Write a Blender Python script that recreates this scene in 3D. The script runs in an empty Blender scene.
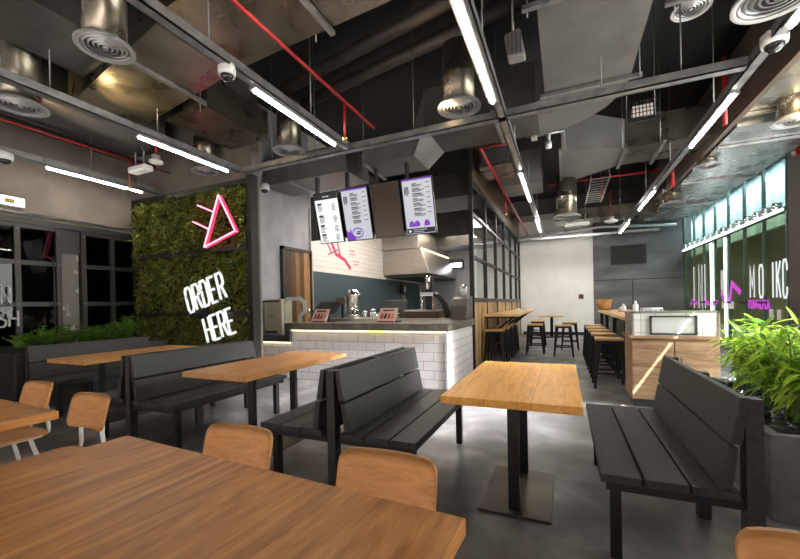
import bpy, bmesh, math, random
from mathutils import Vector, Matrix, Euler
random.seed(7)
C = bpy.context.scene.collection
PI = math.pi
sc = bpy.context.scene

# ------------------------------------------------------------------ materials
def new_mat(name):
    m = bpy.data.materials.new(name); m.use_nodes = True
    nt = m.node_tree
    return m, nt, nt.nodes['Principled BSDF']

def N(nt, t, **kw):
    n = nt.nodes.new(t)
    for k, v in kw.items(): setattr(n, k, v)
    return n

def setp(b, color=None, rough=None, metal=None, spec=None):
    if color is not None: b.inputs['Base Color'].default_value = (*color, 1)
    if rough is not None: b.inputs['Roughness'].default_value = rough
    if metal is not None: b.inputs['Metallic'].default_value = metal
    if spec is not None: b.inputs['Specular IOR Level'].default_value = spec

def ramp(nt, stops):
    r = N(nt, 'ShaderNodeValToRGB'); e = r.color_ramp.elements
    while len(e) < len(stops): e.new(0.5)
    for i, (p, c) in enumerate(stops):
        e[i].position = p; e[i].color = (*c, 1)
    return r

def noise_mat(name, stops, scale=6, rough=.5, metal=0, stretch=(1, 1, 1), detail=6, bump=0, bscale=None, rvar=0, distort=0, spec=None):
    m, nt, b = new_mat(name); setp(b, rough=rough, metal=metal, spec=spec)
    tc = N(nt, 'ShaderNodeTexCoord'); mp = N(nt, 'ShaderNodeMapping'); mp.inputs['Scale'].default_value = stretch
    nz = N(nt, 'ShaderNodeTexNoise'); nz.inputs['Scale'].default_value = scale; nz.inputs['Detail'].default_value = detail
    nz.inputs['Distortion'].default_value = distort
    r = ramp(nt, stops)
    L = nt.links.new
    L(tc.outputs['Object'], mp.inputs['Vector']); L(mp.outputs['Vector'], nz.inputs['Vector'])
    L(nz.outputs['Fac'], r.inputs['Fac']); L(r.outputs['Color'], b.inputs['Base Color'])
    if rvar:
        mr = N(nt, 'ShaderNodeMapRange'); mr.inputs[3].default_value = rough - rvar; mr.inputs[4].default_value = rough + rvar
        mr.inputs[1].default_value = .3; mr.inputs[2].default_value = .7
        L(nz.outputs['Fac'], mr.inputs[0]); L(mr.outputs[0], b.inputs['Roughness'])
    if bump:
        n2 = N(nt, 'ShaderNodeTexNoise'); n2.inputs['Scale'].default_value = bscale or scale; n2.inputs['Detail'].default_value = 4
        L(mp.outputs['Vector'], n2.inputs['Vector'])
        bp = N(nt, 'ShaderNodeBump'); bp.inputs['Strength'].default_value = bump; bp.inputs['Distance'].default_value = .01
        L(n2.outputs['Fac'], bp.inputs['Height']); L(bp.outputs['Normal'], b.inputs['Normal'])
    return m

def wood_mat(name, cols, scale=1.0, axis=1, rough=.42, boards=0, seam=.004, contrast=1.0, cross_axis=None, distort=1.2, bvar=0, seam_dark=.6):
    """Grain along one axis; `boards` = board width across (0 = none)."""
    m, nt, b = new_mat(name); setp(b, rough=rough, spec=.35); L = nt.links.new
    tc = N(nt, 'ShaderNodeTexCoord'); mp = N(nt, 'ShaderNodeMapping')
    s = [7 * scale] * 3; s[axis] = .8 * scale; mp.inputs['Scale'].default_value = s
    L(tc.outputs['Object'], mp.inputs['Vector'])
    vec = mp.outputs['Vector']
    sep = N(nt, 'ShaderNodeSeparateXYZ'); L(tc.outputs['Object'], sep.inputs[0])
    cross = sep.outputs[cross_axis if cross_axis is not None else (0 if axis != 0 else 1)]
    if boards:
        d = N(nt, 'ShaderNodeMath', operation='DIVIDE'); d.inputs[1].default_value = boards; L(cross, d.inputs[0])
        ad = N(nt, 'ShaderNodeMath', operation='ADD'); ad.inputs[1].default_value = .5; L(d.outputs[0], ad.inputs[0])
        fl = N(nt, 'ShaderNodeMath', operation='FLOOR'); L(ad.outputs[0], fl.inputs[0])
        ml = N(nt, 'ShaderNodeMath', operation='MULTIPLY'); ml.inputs[1].default_value = 7.31; L(fl.outputs[0], ml.inputs[0])
        va = N(nt, 'ShaderNodeVectorMath', operation='ADD'); L(vec, va.inputs[0]); L(ml.outputs[0], va.inputs[1]); vec = va.outputs[0]
    n1 = N(nt, 'ShaderNodeTexNoise'); n1.inputs['Scale'].default_value = 1.3; n1.inputs['Detail'].default_value = 8; n1.inputs['Distortion'].default_value = distort
    n1.inputs['Roughness'].default_value = .62
    n2 = N(nt, 'ShaderNodeTexNoise'); n2.inputs['Scale'].default_value = 9; n2.inputs['Detail'].default_value = 4
    L(vec, n1.inputs['Vector']); L(vec, n2.inputs['Vector'])
    mx = N(nt, 'ShaderNodeMath', operation='MULTIPLY_ADD'); mx.inputs[1].default_value = .35
    L(n2.outputs['Fac'], mx.inputs[0])
    m2 = N(nt, 'ShaderNodeMath', operation='MULTIPLY'); m2.inputs[1].default_value = .75; L(n1.outputs['Fac'], m2.inputs[0]); L(m2.outputs[0], mx.inputs[2])
    lo, hi = .55 - .2 * contrast, .55 + .2 * contrast
    r = ramp(nt, [(lo, cols[0]), (.55, cols[1]), (hi, cols[2])]); L(mx.outputs[0], r.inputs['Fac'])
    out = r.outputs['Color']
    if boards:
        fr = N(nt, 'ShaderNodeMath', operation='FRACT'); L(ad.outputs[0], fr.inputs[0])
        c1 = N(nt, 'ShaderNodeMath', operation='COMPARE'); c1.inputs[1].default_value = 0.0; c1.inputs[2].default_value = seam / boards
        L(fr.outputs[0], c1.inputs[0])
        mc = N(nt, 'ShaderNodeMix', data_type='RGBA'); L(c1.outputs[0], mc.inputs[0]); L(out, mc.inputs[6])
        mc.inputs[7].default_value = (*[c * seam_dark for c in cols[0]], 1); out = mc.outputs[2]
    if boards and bvar:
        wn = N(nt, 'ShaderNodeTexWhiteNoise', noise_dimensions='1D'); L(fl.outputs[0], wn.inputs['W'])
        mr = N(nt, 'ShaderNodeMapRange'); mr.inputs[3].default_value = 1 - bvar; mr.inputs[4].default_value = 1.1; L(wn.outputs['Value'], mr.inputs[0])
        vm = N(nt, 'ShaderNodeVectorMath', operation='SCALE'); L(out, vm.inputs[0]); L(mr.outputs[0], vm.inputs['Scale']); out = vm.outputs[0]
    L(out, b.inputs['Base Color'])
    bp = N(nt, 'ShaderNodeBump'); bp.inputs['Strength'].default_value = .12; bp.inputs['Distance'].default_value = .004
    L(mx.outputs[0], bp.inputs['Height']); L(bp.outputs['Normal'], b.inputs['Normal'])
    return m

def brick_mat(name, c, mortar, w, h, offset=.5, gap=.006, rough=.3, var=.05, bump=.6):
    m, nt, b = new_mat(name); setp(b, rough=rough); L = nt.links.new
    tc = N(nt, 'ShaderNodeTexCoord'); sp = N(nt, 'ShaderNodeSeparateXYZ'); L(tc.outputs['Object'], sp.inputs[0])
    ad = N(nt, 'ShaderNodeMath', operation='ADD'); L(sp.outputs[0], ad.inputs[0]); L(sp.outputs[1], ad.inputs[1])
    cb = N(nt, 'ShaderNodeCombineXYZ'); L(ad.outputs[0], cb.inputs[0]); L(sp.outputs[2], cb.inputs[1])
    bt = N(nt, 'ShaderNodeTexBrick'); bt.offset = offset; L(cb.outputs[0], bt.inputs['Vector'])
    bt.inputs['Scale'].default_value = 1; bt.inputs['Brick Width'].default_value = w; bt.inputs['Row Height'].default_value = h
    bt.inputs['Mortar Size'].default_value = gap; bt.inputs['Mortar Smooth'].default_value = .3
    bt.inputs['Color1'].default_value = (*c, 1); bt.inputs['Color2'].default_value = (*[max(0, x - var) for x in c], 1)
    bt.inputs['Mortar'].default_value = (*mortar, 1)
    L(bt.outputs['Color'], b.inputs['Base Color'])
    bp = N(nt, 'ShaderNodeBump'); bp.invert = True; bp.inputs['Strength'].default_value = bump; bp.inputs['Distance'].default_value = .006
    L(bt.outputs['Fac'], bp.inputs['Height']); L(bp.outputs['Normal'], b.inputs['Normal'])
    return m

def leaf_mat(name, cols, rough=.5, trans=.3, scale=2.0):
    m, nt, b = new_mat(name); setp(b, rough=rough); L = nt.links.new
    g = N(nt, 'ShaderNodeNewGeometry'); tc = N(nt, 'ShaderNodeTexCoord')
    nz = N(nt, 'ShaderNodeTexNoise'); nz.inputs['Scale'].default_value = scale; nz.inputs['Detail'].default_value = 3
    L(tc.outputs['Object'], nz.inputs['Vector'])
    mx = N(nt, 'ShaderNodeMath', operation='MULTIPLY_ADD'); mx.inputs[1].default_value = .45
    L(g.outputs['Random Per Island'], mx.inputs[0])
    m2 = N(nt, 'ShaderNodeMath', operation='MULTIPLY'); m2.inputs[1].default_value = .6; L(nz.outputs['Fac'], m2.inputs[0]); L(m2.outputs[0], mx.inputs[2])
    n = len(cols); r = ramp(nt, [(.25 + .55 * i / (n - 1), c) for i, c in enumerate(cols)]); L(mx.outputs[0], r.inputs['Fac'])
    L(r.outputs['Color'], b.inputs['Base Color'])
    if trans:
        tr = N(nt, 'ShaderNodeBsdfTranslucent'); L(r.outputs['Color'], tr.inputs['Color'])
        ms = N(nt, 'ShaderNodeMixShader'); ms.inputs[0].default_value = trans
        L(b.outputs[0], ms.inputs[1]); L(tr.outputs[0], ms.inputs[2]); L(ms.outputs[0], nt.nodes['Material Output'].inputs['Surface'])
    return m

def plain(name, color, rough=.5, metal=0, spec=None):
    m, nt, b = new_mat(name); setp(b, color, rough, metal, spec); return m

def emit(name, color, strength):
    m, nt, b = new_mat(name); setp(b, tuple(c * .15 for c in color), .5)
    b.inputs['Emission Color'].default_value = (*color, 1); b.inputs['Emission Strength'].default_value = strength
    return m

def glass_mat(name, tint, refl=.08, ior=1.45):
    m, nt, b = new_mat(name); nt.nodes.remove(b); L = nt.links.new
    t = N(nt, 'ShaderNodeBsdfTransparent'); t.inputs[0].default_value = (*tint, 1)
    g = N(nt, 'ShaderNodeBsdfGlossy'); g.inputs['Roughness'].default_value = .02
    fr = N(nt, 'ShaderNodeLayerWeight'); fr.inputs[0].default_value = .5
    pw = N(nt, 'ShaderNodeMath', operation='POWER'); pw.inputs[1].default_value = 5; L(fr.outputs['Facing'], pw.inputs[0])
    ad = N(nt, 'ShaderNodeMath', operation='MULTIPLY_ADD'); ad.inputs[1].default_value = .6; ad.inputs[2].default_value = refl * .5; ad.use_clamp = True; L(pw.outputs[0], ad.inputs[0])
    mx = N(nt, 'ShaderNodeMixShader'); L(ad.outputs[0], mx.inputs[0]); L(t.outputs[0], mx.inputs[1]); L(g.outputs[0], mx.inputs[2])
    L(mx.outputs[0], nt.nodes['Material Output'].inputs['Surface'])
    return m

FLOORM = noise_mat('polished concrete', [(.3, (.05, .043, .04)), (.44, (.095, .085, .081)), (.54, (.16, .147, .143)), (.68, (.29, .27, .265))], scale=1.9, rough=.4, detail=10, stretch=(1, 1, 1), distort=.3)
TABLE = wood_mat('orange oak tabletop', [(.56, .215, .03), (.8, .38, .07), (.9, .5, .13)], 1.0, 1, .4, boards=.2567, seam=.003)
TABLEF = wood_mat('brown stained tabletop', [(.2, .066, .012), (.42, .168, .038), (.6, .28, .078)], .62, 1, .42, boards=.765, seam=.0015, contrast=1.0, distort=4.2)
CHAIRW = wood_mat('chair plywood', [(.34, .145, .042), (.44, .2, .065), (.52, .25, .09)], 2.2, 0, .42, contrast=.9)
BARW = wood_mat('bar top wood', [(.5, .27, .1), (.64, .39, .17), (.72, .48, .24)], 1.5, 1, .4)
CABW = wood_mat('cabinet oak', [(.15, .08, .045), (.33, .2, .115), (.47, .31, .19)], 1.6, 0, .5, contrast=1.0)
SLATW = wood_mat('vertical pine slats', [(.4, .22, .09), (.55, .34, .16), (.62, .42, .22)], 1.4, 2, .5, boards=.2, seam=.018, cross_axis=1, bvar=.5)
DOORW = wood_mat('patchwork door wood', [(.12, .05, .02), (.28, .14, .06), (.42, .25, .12)], 1.0, 2, .5, boards=.14, seam=.006, contrast=1.7, cross_axis=1, bvar=.9)
BLACKP = noise_mat('black recycled plank', [(.35, (.014, .0125, .0118)), (.65, (.03, .027, .0255))], scale=40, rough=.55, bump=.15, bscale=200)
BLACKM = plain('black steel', (.012, .012, .013), .42, .3)
BASEM = noise_mat('dark bronze plate', [(.4, (.06, .043, .03)), (.6, (.1, .072, .05))], scale=3, rough=.38, metal=.6)
WHITEM = plain('white painted tube', (.62, .62, .6), .35)
SUBWAY = brick_mat('white subway tile', (.86, .81, .8), (.33, .3, .3), .33, .138, gap=.005, var=.07)
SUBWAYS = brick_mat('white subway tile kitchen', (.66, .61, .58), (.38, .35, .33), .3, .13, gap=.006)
SQTILE = brick_mat('white square tile', (.82, .82, .8), (.42, .42, .42), .15, .15, offset=0, gap=.004)
COUNTM = noise_mat('grey stone counter', [(.35, (.085, .072, .06)), (.65, (.15, .13, .11))], scale=8, rough=.3)
GREYW = noise_mat('grey plaster', [(.4, (.27, .265, .285)), (.6, (.32, .315, .335))], scale=3, rough=.85)
BROWNW = noise_mat('taupe plaster', [(.4, (.155, .132, .112)), (.6, (.2, .172, .147))], scale=2, rough=.85)
WHITEW = noise_mat('white plaster', [(.4, (.74, .71, .68)), (.6, (.79, .76, .73))], scale=2, rough=.85)
CONCW = noise_mat('dark cast concrete', [(.35, (.07, .069, .071)), (.5, (.115, .113, .115)), (.65, (.175, .172, .174))], scale=1.1, rough=.75, stretch=(.5, 1, 1.6), bump=.2, bscale=10)
TEAL = plain('slate blue splashback', (.04, .062, .075), .4)
CEILM = plain('black ceiling', (.012, .012, .013), .8)
DUCT = noise_mat('galvanised sheet', [(.3, (.15, .132, .105)), (.7, (.27, .24, .195))], scale=3, rough=.3, metal=.9, rvar=.08, bump=.08, bscale=2)
SILV = noise_mat('bright sheet metal', [(.3, (.42, .43, .43)), (.7, (.58, .59, .59))], scale=2.5, rough=.28, metal=.9, rvar=.08)
DUCTG = noise_mat('grey coated duct', [(.3, (.125, .122, .12)), (.7, (.18, .176, .172))], scale=2.5, rough=.42, metal=.35, rvar=.06)
DUCTD = noise_mat('dark duct', [(.3, (.05, .047, .044)), (.7, (.09, .085, .08))], scale=2.5, rough=.5, metal=.4)
STRUT = noise_mat('galvanised channel', [(.3, (.2, .2, .205)), (.7, (.36, .36, .365))], scale=9, rough=.36, metal=.7)
RODM = plain('hanger rod steel', (.2, .2, .2), .4, .7)
PIPED = plain('dark pipe', (.055, .045, .04), .5, .2)
RED = plain('red sprinkler pipe', (.34, .012, .015), .4)
STEEL = noise_mat('brushed stainless', [(.3, (.36, .33, .29)), (.7, (.52, .48, .43))], scale=4, rough=.38, metal=.95, stretch=(1, 1, 20))
CHROME = plain('chrome', (.75, .75, .75), .12, 1)
DISCM = plain('diffuser grey', (.36, .36, .365), .4, .4)
DISCD = plain('diffuser shadow gap', (.06, .06, .06), .6)  # dark pan tone paints in the shade behind the rings
TUBE = emit('lamp tube', (1, .92, .8), 66)
PWHITE = plain('white plastic', (.7, .7, .7), .35)
PBLACK = plain('black plastic', (.014, .014, .015), .3)
DOME = plain('smoked dome', (.02, .02, .022), .08)
TRIMB = plain('dark trim', (.02, .02, .021), .5)
FRAMEB = plain('black window frame', (.028, .026, .025), .4, .4)
CONCP = noise_mat('planter concrete', [(.3, (.14, .135, .13)), (.7, (.25, .24, .235))], scale=5, rough=.7, bump=.2, bscale=20)
SOIL = plain('soil', (.02, .015, .01), .9)
PALM = leaf_mat('palm leaf', [(.06, .15, .012), (.2, .38, .025), (.42, .62, .05), (.66, .82, .14)], .45, .4)
SHRUB = leaf_mat('shrub leaf', [(.03, .08, .01), (.09, .2, .02), (.2, .34, .04)], .5, .3)
MOSS = leaf_mat('living wall leaf', [(.014, .03, .004), (.06, .1, .01), (.14, .19, .02), (.2, .2, .04), (.2, .12, .035), (.4, .48, .08)], .5, .2, 3.2)
STEM = plain('plant stem', (.12, .18, .04), .6)
NEONR = emit('pink neon', (1, .03, .1), 1.8)
NEONC = emit('neon core', (1, .4, .58), 1.6)
LETW = emit('white letter face', (.95, .97, 1), .8)
LETS = plain('letter return', (.12, .12, .14), .5)
WINGL = glass_mat('clear glass', (.93, .96, .95), .03)
GREENGL = glass_mat('green tinted glass', (.74, .82, .66), .06)
DARKGL = glass_mat('dark glass', (.25, .25, .26), .05)
SCRW = emit('screen white', (.95, .97, 1), .82)
SCRG = emit('screen grey', (.8, .82, .9), .5)
SCRB = plain('screen off', (.06, .042, .03), .25, .5)  # brown tone puts a warm reflection into the base colour
INK = plain('menu print', (.02, .02, .03), .6)
PURP = emit('menu purple', (.3, .07, .8), .42)
LEDW = emit('warm led strip', (1, .82, .5), 3)
LEDC = emit('cool led strip', (.85, .97, 1), 6)
VINYLW = emit('glowing white vinyl', (.9, .95, .95), .7)  # vinyl letters given their own glow to read bright on the glass
VINYLM = emit('glowing magenta vinyl', (.6, .06, .62), .75)  # same added glow in the magenta vinyl

# ------------------------------------------------------------------ mesh builder
class MB:
    def __init__(s): s.bm = bmesh.new(); s.sm = []
    def faces(s, vs, fs, smooth=False):
        v = [s.bm.verts.new(p) for p in vs]
        for f in fs:
            try:
                fc = s.bm.faces.new([v[i] for i in f]); fc.smooth = smooth
            except ValueError: pass
        return s
    def box(s, x0, x1, y0, y1, z0, z1):
        p = [(x, y, z) for z in (z0, z1) for x, y in ((x0, y0), (x1, y0), (x1, y1), (x0, y1))]
        return s.faces(p, [(3, 2, 1, 0), (4, 5, 6, 7), (0, 1, 5, 4), (1, 2, 6, 5), (2, 3, 7, 6), (3, 0, 4, 7)])
    def hexa(s, p):   # 4 bottom + 4 top points
        return s.faces(p, [(3, 2, 1, 0), (4, 5, 6, 7), (0, 1, 5, 4), (1, 2, 6, 5), (2, 3, 7, 6), (3, 0, 4, 7)])
    def bar(s, a, b, w, h, up=(0, 0, 1), w2=None, h2=None):
        a, b = Vector(a), Vector(b); d = (b - a).normalized(); up = Vector(up)
        if abs(d.dot(up)) > .98: up = Vector((0, 1, 0))
        r = d.cross(up).normalized(); u = r.cross(d)
        w2 = w if w2 is None else w2; h2 = h if h2 is None else h2
        P = []
        for c, ww, hh in ((a, w, h), (b, w2, h2)):
            P += [c - r * ww / 2 - u * hh / 2, c + r * ww / 2 - u * hh / 2, c + r * ww / 2 + u * hh / 2, c - r * ww / 2 + u * hh / 2]
        return s.hexa(P)
    def tube(s, pts, r, seg=8, cap=True, r2=None):
        pts = [Vector(p) for p in pts]; rings = []; n = len(pts); prev = None
        for i, p in enumerate(pts):
            d = (pts[min(i + 1, n - 1)] - pts[max(i - 1, 0)]).normalized()
            ref = prev if prev is not None else (Vector((0, 0, 1)) if abs(d.z) < .9 else Vector((1, 0, 0)))
            x = (ref - d * ref.dot(d))
            if x.length < 1e-4: x = d.orthogonal()
            x.normalize(); y = d.cross(x); prev = x
            rr = r if r2 is None else r + (r2 - r) * i / (n - 1)
            rings.append([s.bm.verts.new(p + (x * math.cos(2 * PI * k / seg) + y * math.sin(2 * PI * k / seg)) * rr) for k in range(seg)])
        for a, b in zip(rings, rings[1:]):
            for k in range(seg):
                f = s.bm.faces.new((a[k], a[(k + 1) % seg], b[(k + 1) % seg], b[k])); f.smooth = True
        if cap:
            s.bm.faces.new(rings[0][::-1]); s.bm.faces.new(rings[-1])
        return s
    def lathe(s, prof, c=(0, 0, 0), seg=32, axis=None, smooth=True, caps=True):
        c = Vector(c); M = axis.to_matrix() if axis else Matrix.Identity(3); rings = []
        for r, z in prof:
            rings.append([s.bm.verts.new(c + M @ Vector((r * math.cos(2 * PI * k / seg), r * math.sin(2 * PI * k / seg), z))) for k in range(seg)])
        for a, b in zip(rings, rings[1:]):
            for k in range(seg):
                f = s.bm.faces.new((a[k], a[(k + 1) % seg], b[(k + 1) % seg], b[k])); f.smooth = smooth
        if not caps or prof[0] == prof[-1]: return s
        if prof[0][0] > 1e-5: s.bm.faces.new(rings[0][::-1])
        if prof[-1][0] > 1e-5: s.bm.faces.new(rings[-1])
        return s
    def prism(s, poly, fn, d0, d1):
        """poly: 2D points; fn(u, v, d) -> 3D"""
        n = len(poly); a = [s.bm.verts.new(fn(u, v, d0)) for u, v in poly]; b = [s.bm.verts.new(fn(u, v, d1)) for u, v in poly]
        s.bm.faces.new(a[::-1]); s.bm.faces.new(b)
        for k in range(n): s.bm.faces.new((a[k], a[(k + 1) % n], b[(k + 1) % n], b[k]))
        return s
    def build(s, name, mat, parent=None, bevel=0, bseg=2, recalc=True):
        if recalc: bmesh.ops.recalc_face_normals(s.bm, faces=s.bm.faces[:])
        me = bpy.data.meshes.new(name); s.bm.to_mesh(me); s.bm.free(); me.materials.append(mat)
        o = bpy.data.objects.new(name, me); C.objects.link(o)
        if parent is not None:
            o.parent = parent; off = wloc(parent)
        else:
            xs = [v.co for v in me.vertices]
            off = Vector(((min(v.x for v in xs) + max(v.x for v in xs)) / 2, (min(v.y for v in xs) + max(v.y for v in xs)) / 2, min(v.z for v in xs)))
            o.location = off
        me.transform(Matrix.Translation(-off))
        if bevel:
            b = o.modifiers.new('Bevel', 'BEVEL'); b.width = bevel; b.segments = bseg; b.limit_method = 'ANGLE'; b.angle_limit = 0.7
        return o

def wloc(o):
    v = Vector((0, 0, 0))
    while o is not None: v += o.location; o = o.parent
    return v

def tag(o, label, cat, group=None):
    o['label'] = label; o['category'] = cat
    if group: o['group'] = group
    return o
def thing(name, label, cat, loc=(0, 0, 0), group=None, rz=0):
    o = bpy.data.objects.new(name, None); C.objects.link(o); o.location = loc; o.rotation_euler.z = rz
    o.empty_display_size = .1
    return tag(o, label, cat, group)
def struct(o): o['kind'] = 'structure'; return o
def sthing(name, loc=(0, 0, 0)):
    o = bpy.data.objects.new(name, None); C.objects.link(o); o.location = loc; o['kind'] = 'structure'; return o
def kids(o): return [c for c in bpy.data.objects if c.parent == o]
def copy_tree(o, label, loc, rz=0, group=None):
    c = o.copy(); C.objects.link(c); c.location = loc; c.rotation_euler.z = rz; c['label'] = label
    if group: c['group'] = group
    for ch in kids(o):
        d = ch.copy(); C.objects.link(d); d.parent = c
        for g in kids(ch):
            e = g.copy(); C.objects.link(e); e.parent = d
    return c
def box(name, mat, *b, parent=None, bevel=0): return MB().box(*b).build(name, mat, parent, bevel)

# ------------------------------------------------------------------ room shell
ZC = 5.2
XL, XK, XR = -7.8, -5.3, 3.75
YB = 15.6
struct(box('floor', FLOORM, -9.6, 8, -2.5, YB + .2, -.1, 0))
struct(box('ceiling', CEILM, -9.6, 3.95, -2.5, YB + .2, ZC, ZC + .1))
struct(box('wall_back', WHITEW, -3.3, 1.0, YB, YB + .2, 0, ZC))
struct(box('wall_back_concrete', CONCW, 1.0, 3.95, YB - .06, YB + .2, 0, ZC))
struct(MB().box(1.0, 3.7, YB - .075, YB - .06, 2.0, 2.03).box(2.22, 2.25, YB - .075, YB - .06, 0, 2.0).build('trim_1', TRIMB))
struct(box('wall_kitchen_back', GREYW, XK, -3.2, 14.0, 14.2, 0, ZC))
struct(box('baseboard_back', TRIMB, -1.5, 1.0, YB - .03, YB, 0, .12))
# left wall: taupe above the steel windows
struct(box('wall_left', BROWNW, XL - .2, XL, -2.5, 4.95, 2.78, ZC))
# dark backing added behind the left windows to block outside light
struct(MB().box(-9.6, -9.5, -2.5, 5.0, 0, 3).box(-9.6, XL - .2, -2.5, 5.0, 2.8, 2.9).box(-9.6, XL, 4.95, 5.1, 0, 3).build('wall_dark_backing', plain('dark backing', (.02, .02, .02), .7)))
# block behind the living wall and its return
struct(box('wall_green', BROWNW, XL, -4.78, 4.82, 5.0, 0, ZC))
struct(MB().box(XK - .2, XK, 5.0, 7.07, 0, ZC).build('wall_kitchen_side', GREYW))
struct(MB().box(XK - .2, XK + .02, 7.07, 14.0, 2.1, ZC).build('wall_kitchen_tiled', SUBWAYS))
struct(MB().box(XK - .2, XK + .03, 7.07, 14.0, 0, 2.1).build('wall_kitchen_splashback', TEAL))
struct(MB().box(XK, XK + .05, 7.03, 7.09, 0, 3.5).build('trim_2', plain('tile edge trim', (.5, .48, .46), .5)))
# right wall: dark pillar nearest, unseen slot cut for a sun streak, glass beyond
wr = MB()
wr.box(XR, XR + .2, -2.5, 2.4, 0, 4.7).box(XR, XR + .2, 7.6, 9.1, 0, 4.7).box(XR, XR + .2, 2.4, 7.6, 3.3, 4.7).box(XR, XR + .2, 2.4, 7.6, 0, .3)
wr.box(XR, XR + .05, -2.5, 3.4, 4.7, ZC).box(XR, XR + .05, 3.97, 9.1, 4.7, ZC).box(XR, XR + .05, 3.4, 3.97, 4.7, 4.87).box(XR, XR + .05, 3.4, 3.97, 5.03, ZC)
struct(wr.build('wall_right', noise_mat('dark brown panel', [(.4, (.06, .048, .042)), (.6, (.075, .06, .053))], scale=2, rough=.6)))
w3 = sthing('added_window', (XR, 5, 0))  # unseen window added to let daylight in from the right
mb = MB()
for y in (2.4, 3.7, 5.0, 6.3, 7.6): mb.box(XR + .05, XR + .11, y - .03, y + .03, .3, 3.3)
for z in (.33, 3.27): mb.box(XR + .05, XR + .11, 2.4, 7.6, z - .03, z + .03)
mb.build('frame', FRAMEB, w3); box('glass', WINGL, XR + .07, XR + .08, 2.4, 7.6, .33, 3.27, parent=w3)
struct(box('trim_3', TRIMB, XR - .004, XR, 7.6, 9.1, 2.95, 2.965))
struct(box('wall_right_upper', CEILM, XR, XR + .2, 9.1, YB, 4.25, ZC))

# ---- left steel windows
w1 = sthing('window_1', (XL, 3, 0))
fr = MB()
cols_y = [-2.0, -1.2, -.4, .4, 1.0, 1.7, 2.35, 2.98, 3.5]
cols_y2 = [3.86, 4.32, 4.74]
for y in cols_y + cols_y2: fr.box(XL - .03, XL + .05, y - .035, y + .035, 0, 2.68)
for z in (.05, .75, 1.42, 2.08, 2.66):
    fr.box(XL - .02, XL + .04, -2.0, 3.5, z - .035, z + .035); fr.box(XL - .02, XL + .04, 3.86, 4.74, z - .035, z + .035)
fr.build('window_frame', FRAMEB, w1)
MB().box(XL - .01, XL, -2.0, 3.5, .05, 2.66).box(XL - .01, XL, 3.86, 4.74, .05, 2.66).build('glass', DARKGL, w1)
MB().box(XL - .15, XL + .06, -2.5, 4.8, 2.69, 2.78).build('lintel', FRAMEB, w1)
MB().tube([(XL + .1, -2.4, 2.83), (XL + .1, 4.72, 2.83)], .025).build('conduit', STRUT, w1)
rv = MB()
for y in cols_y[4:] + cols_y2:
    for z in (.75, 1.42, 2.08, 2.6): rv.lathe([(.012, 0), (.009, .012), (0, .014)], (XL + .05, y, z), 8, Euler((0, PI / 2, 0)))
rv.build('rivets', STRUT, w1)
MB().tube([(XL + .08, 3.4, 1.0), (XL + .11, 3.4, 1.05), (XL + .11, 3.4, 2.15), (XL + .08, 3.4, 2.2)], .012).build('door_handle', BLACKM, w1)
struct(box('wall_column', noise_mat('scraped concrete', [(.56, (.16, .145, .13)), (.6, (.42, .4, .38))], scale=3.5, rough=.8, detail=3), XL - .15, XL - .05, 3.54, 3.82, 0, 2.68))
struct(box('wall_column_cap', FRAMEB, XL - .16, XL, 3.5, 3.86, 2.3, 2.7))

# ------------------------------------------------------------------ lettering strokes
GLY = {
 'O': [[(.12, 0), (.38, 0), (.5, .14), (.5, .86), (.38, 1), (.12, 1), (0, .86), (0, .14), (.12, 0)]],
 'C': [[(.5, .28), (.5, .14), (.38, 0), (.12, 0), (0, .14), (0, .86), (.12, 1), (.38, 1), (.5, .86), (.5, .72)]],
 'R': [[(0, 0), (0, 1), (.36, 1), (.48, .88), (.48, .62), (.36, .5), (0, .5)], [(.26, .5), (.5, 0)]],
 'D': [[(0, 0), (0, 1), (.34, 1), (.5, .84), (.5, .16), (.34, 0), (0, 0)]],
 'E': [[(.46, 0), (0, 0), (0, 1), (.46, 1)], [(0, .5), (.4, .5)]],
 'H': [[(0, 0), (0, 1)], [(.5, 0), (.5, 1)], [(0, .5), (.5, .5)]],
 'M': [[(0, 0), (0, 1), (.3, .35), (.6, 1), (.6, 0)]],
 'N': [[(0, 0), (0, 1), (.5, 0), (.5, 1)]],
 'I': [[(0, 0), (0, 1)]],
 'K': [[(0, 0), (0, 1)], [(.5, 1), (.03, .45)], [(.16, .58), (.5, 0)]],
 'S': [[(0, .2), (.12, 0), (.38, 0), (.5, .14), (.5, .38), (.1, .6), (0, .74), (0, .88), (.12, 1), (.38, 1), (.5, .8)]],
}
def stroke(mb, pts, fn, t, d0, d1):
    """flat band of width t along 2D pts with mitred joints; fn(u,v,d)->3D"""
    P = [Vector(p) for p in pts]; closed = (P[0] - P[-1]).length < 1e-6
    if closed: P = P[:-1]
    n = len(P); Lft, Rgt = [], []
    for i in range(n):
        a = P[i - 1] if (i > 0 or closed) else None
        b = P[(i + 1) % n] if (i < n - 1 or closed) else None
        d1_ = (P[i] - a).normalized() if a is not None else None
        d2_ = (b - P[i]).normalized() if b is not None else None
        if d1_ is None: d1_ = d2_
        if d2_ is None: d2_ = d1_
        m = Vector((-(d1_.y + d2_.y), d1_.x + d2_.x))
        if m.length < 1e-5: m = Vector((-d1_.y, d1_.x))
        m.normalize(); k = min(2.2, 1 / max(.3, m.dot(Vector((-d1_.y, d1_.x)))))
        Lft.append(P[i] + m * t / 2 * k); Rgt.append(P[i] - m * t / 2 * k)
    for i in range(n if closed else n - 1):
        j = (i + 1) % n
        mb.prism([tuple(Rgt[i]), tuple(Rgt[j]), tuple(Lft[j]), tuple(Lft[i])], fn, d0, d1)
def glyph(mb, ch, fn, t, d0, d1):
    for pl in GLY[ch]: stroke(mb, pl, fn, t, d0, d1)

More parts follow.
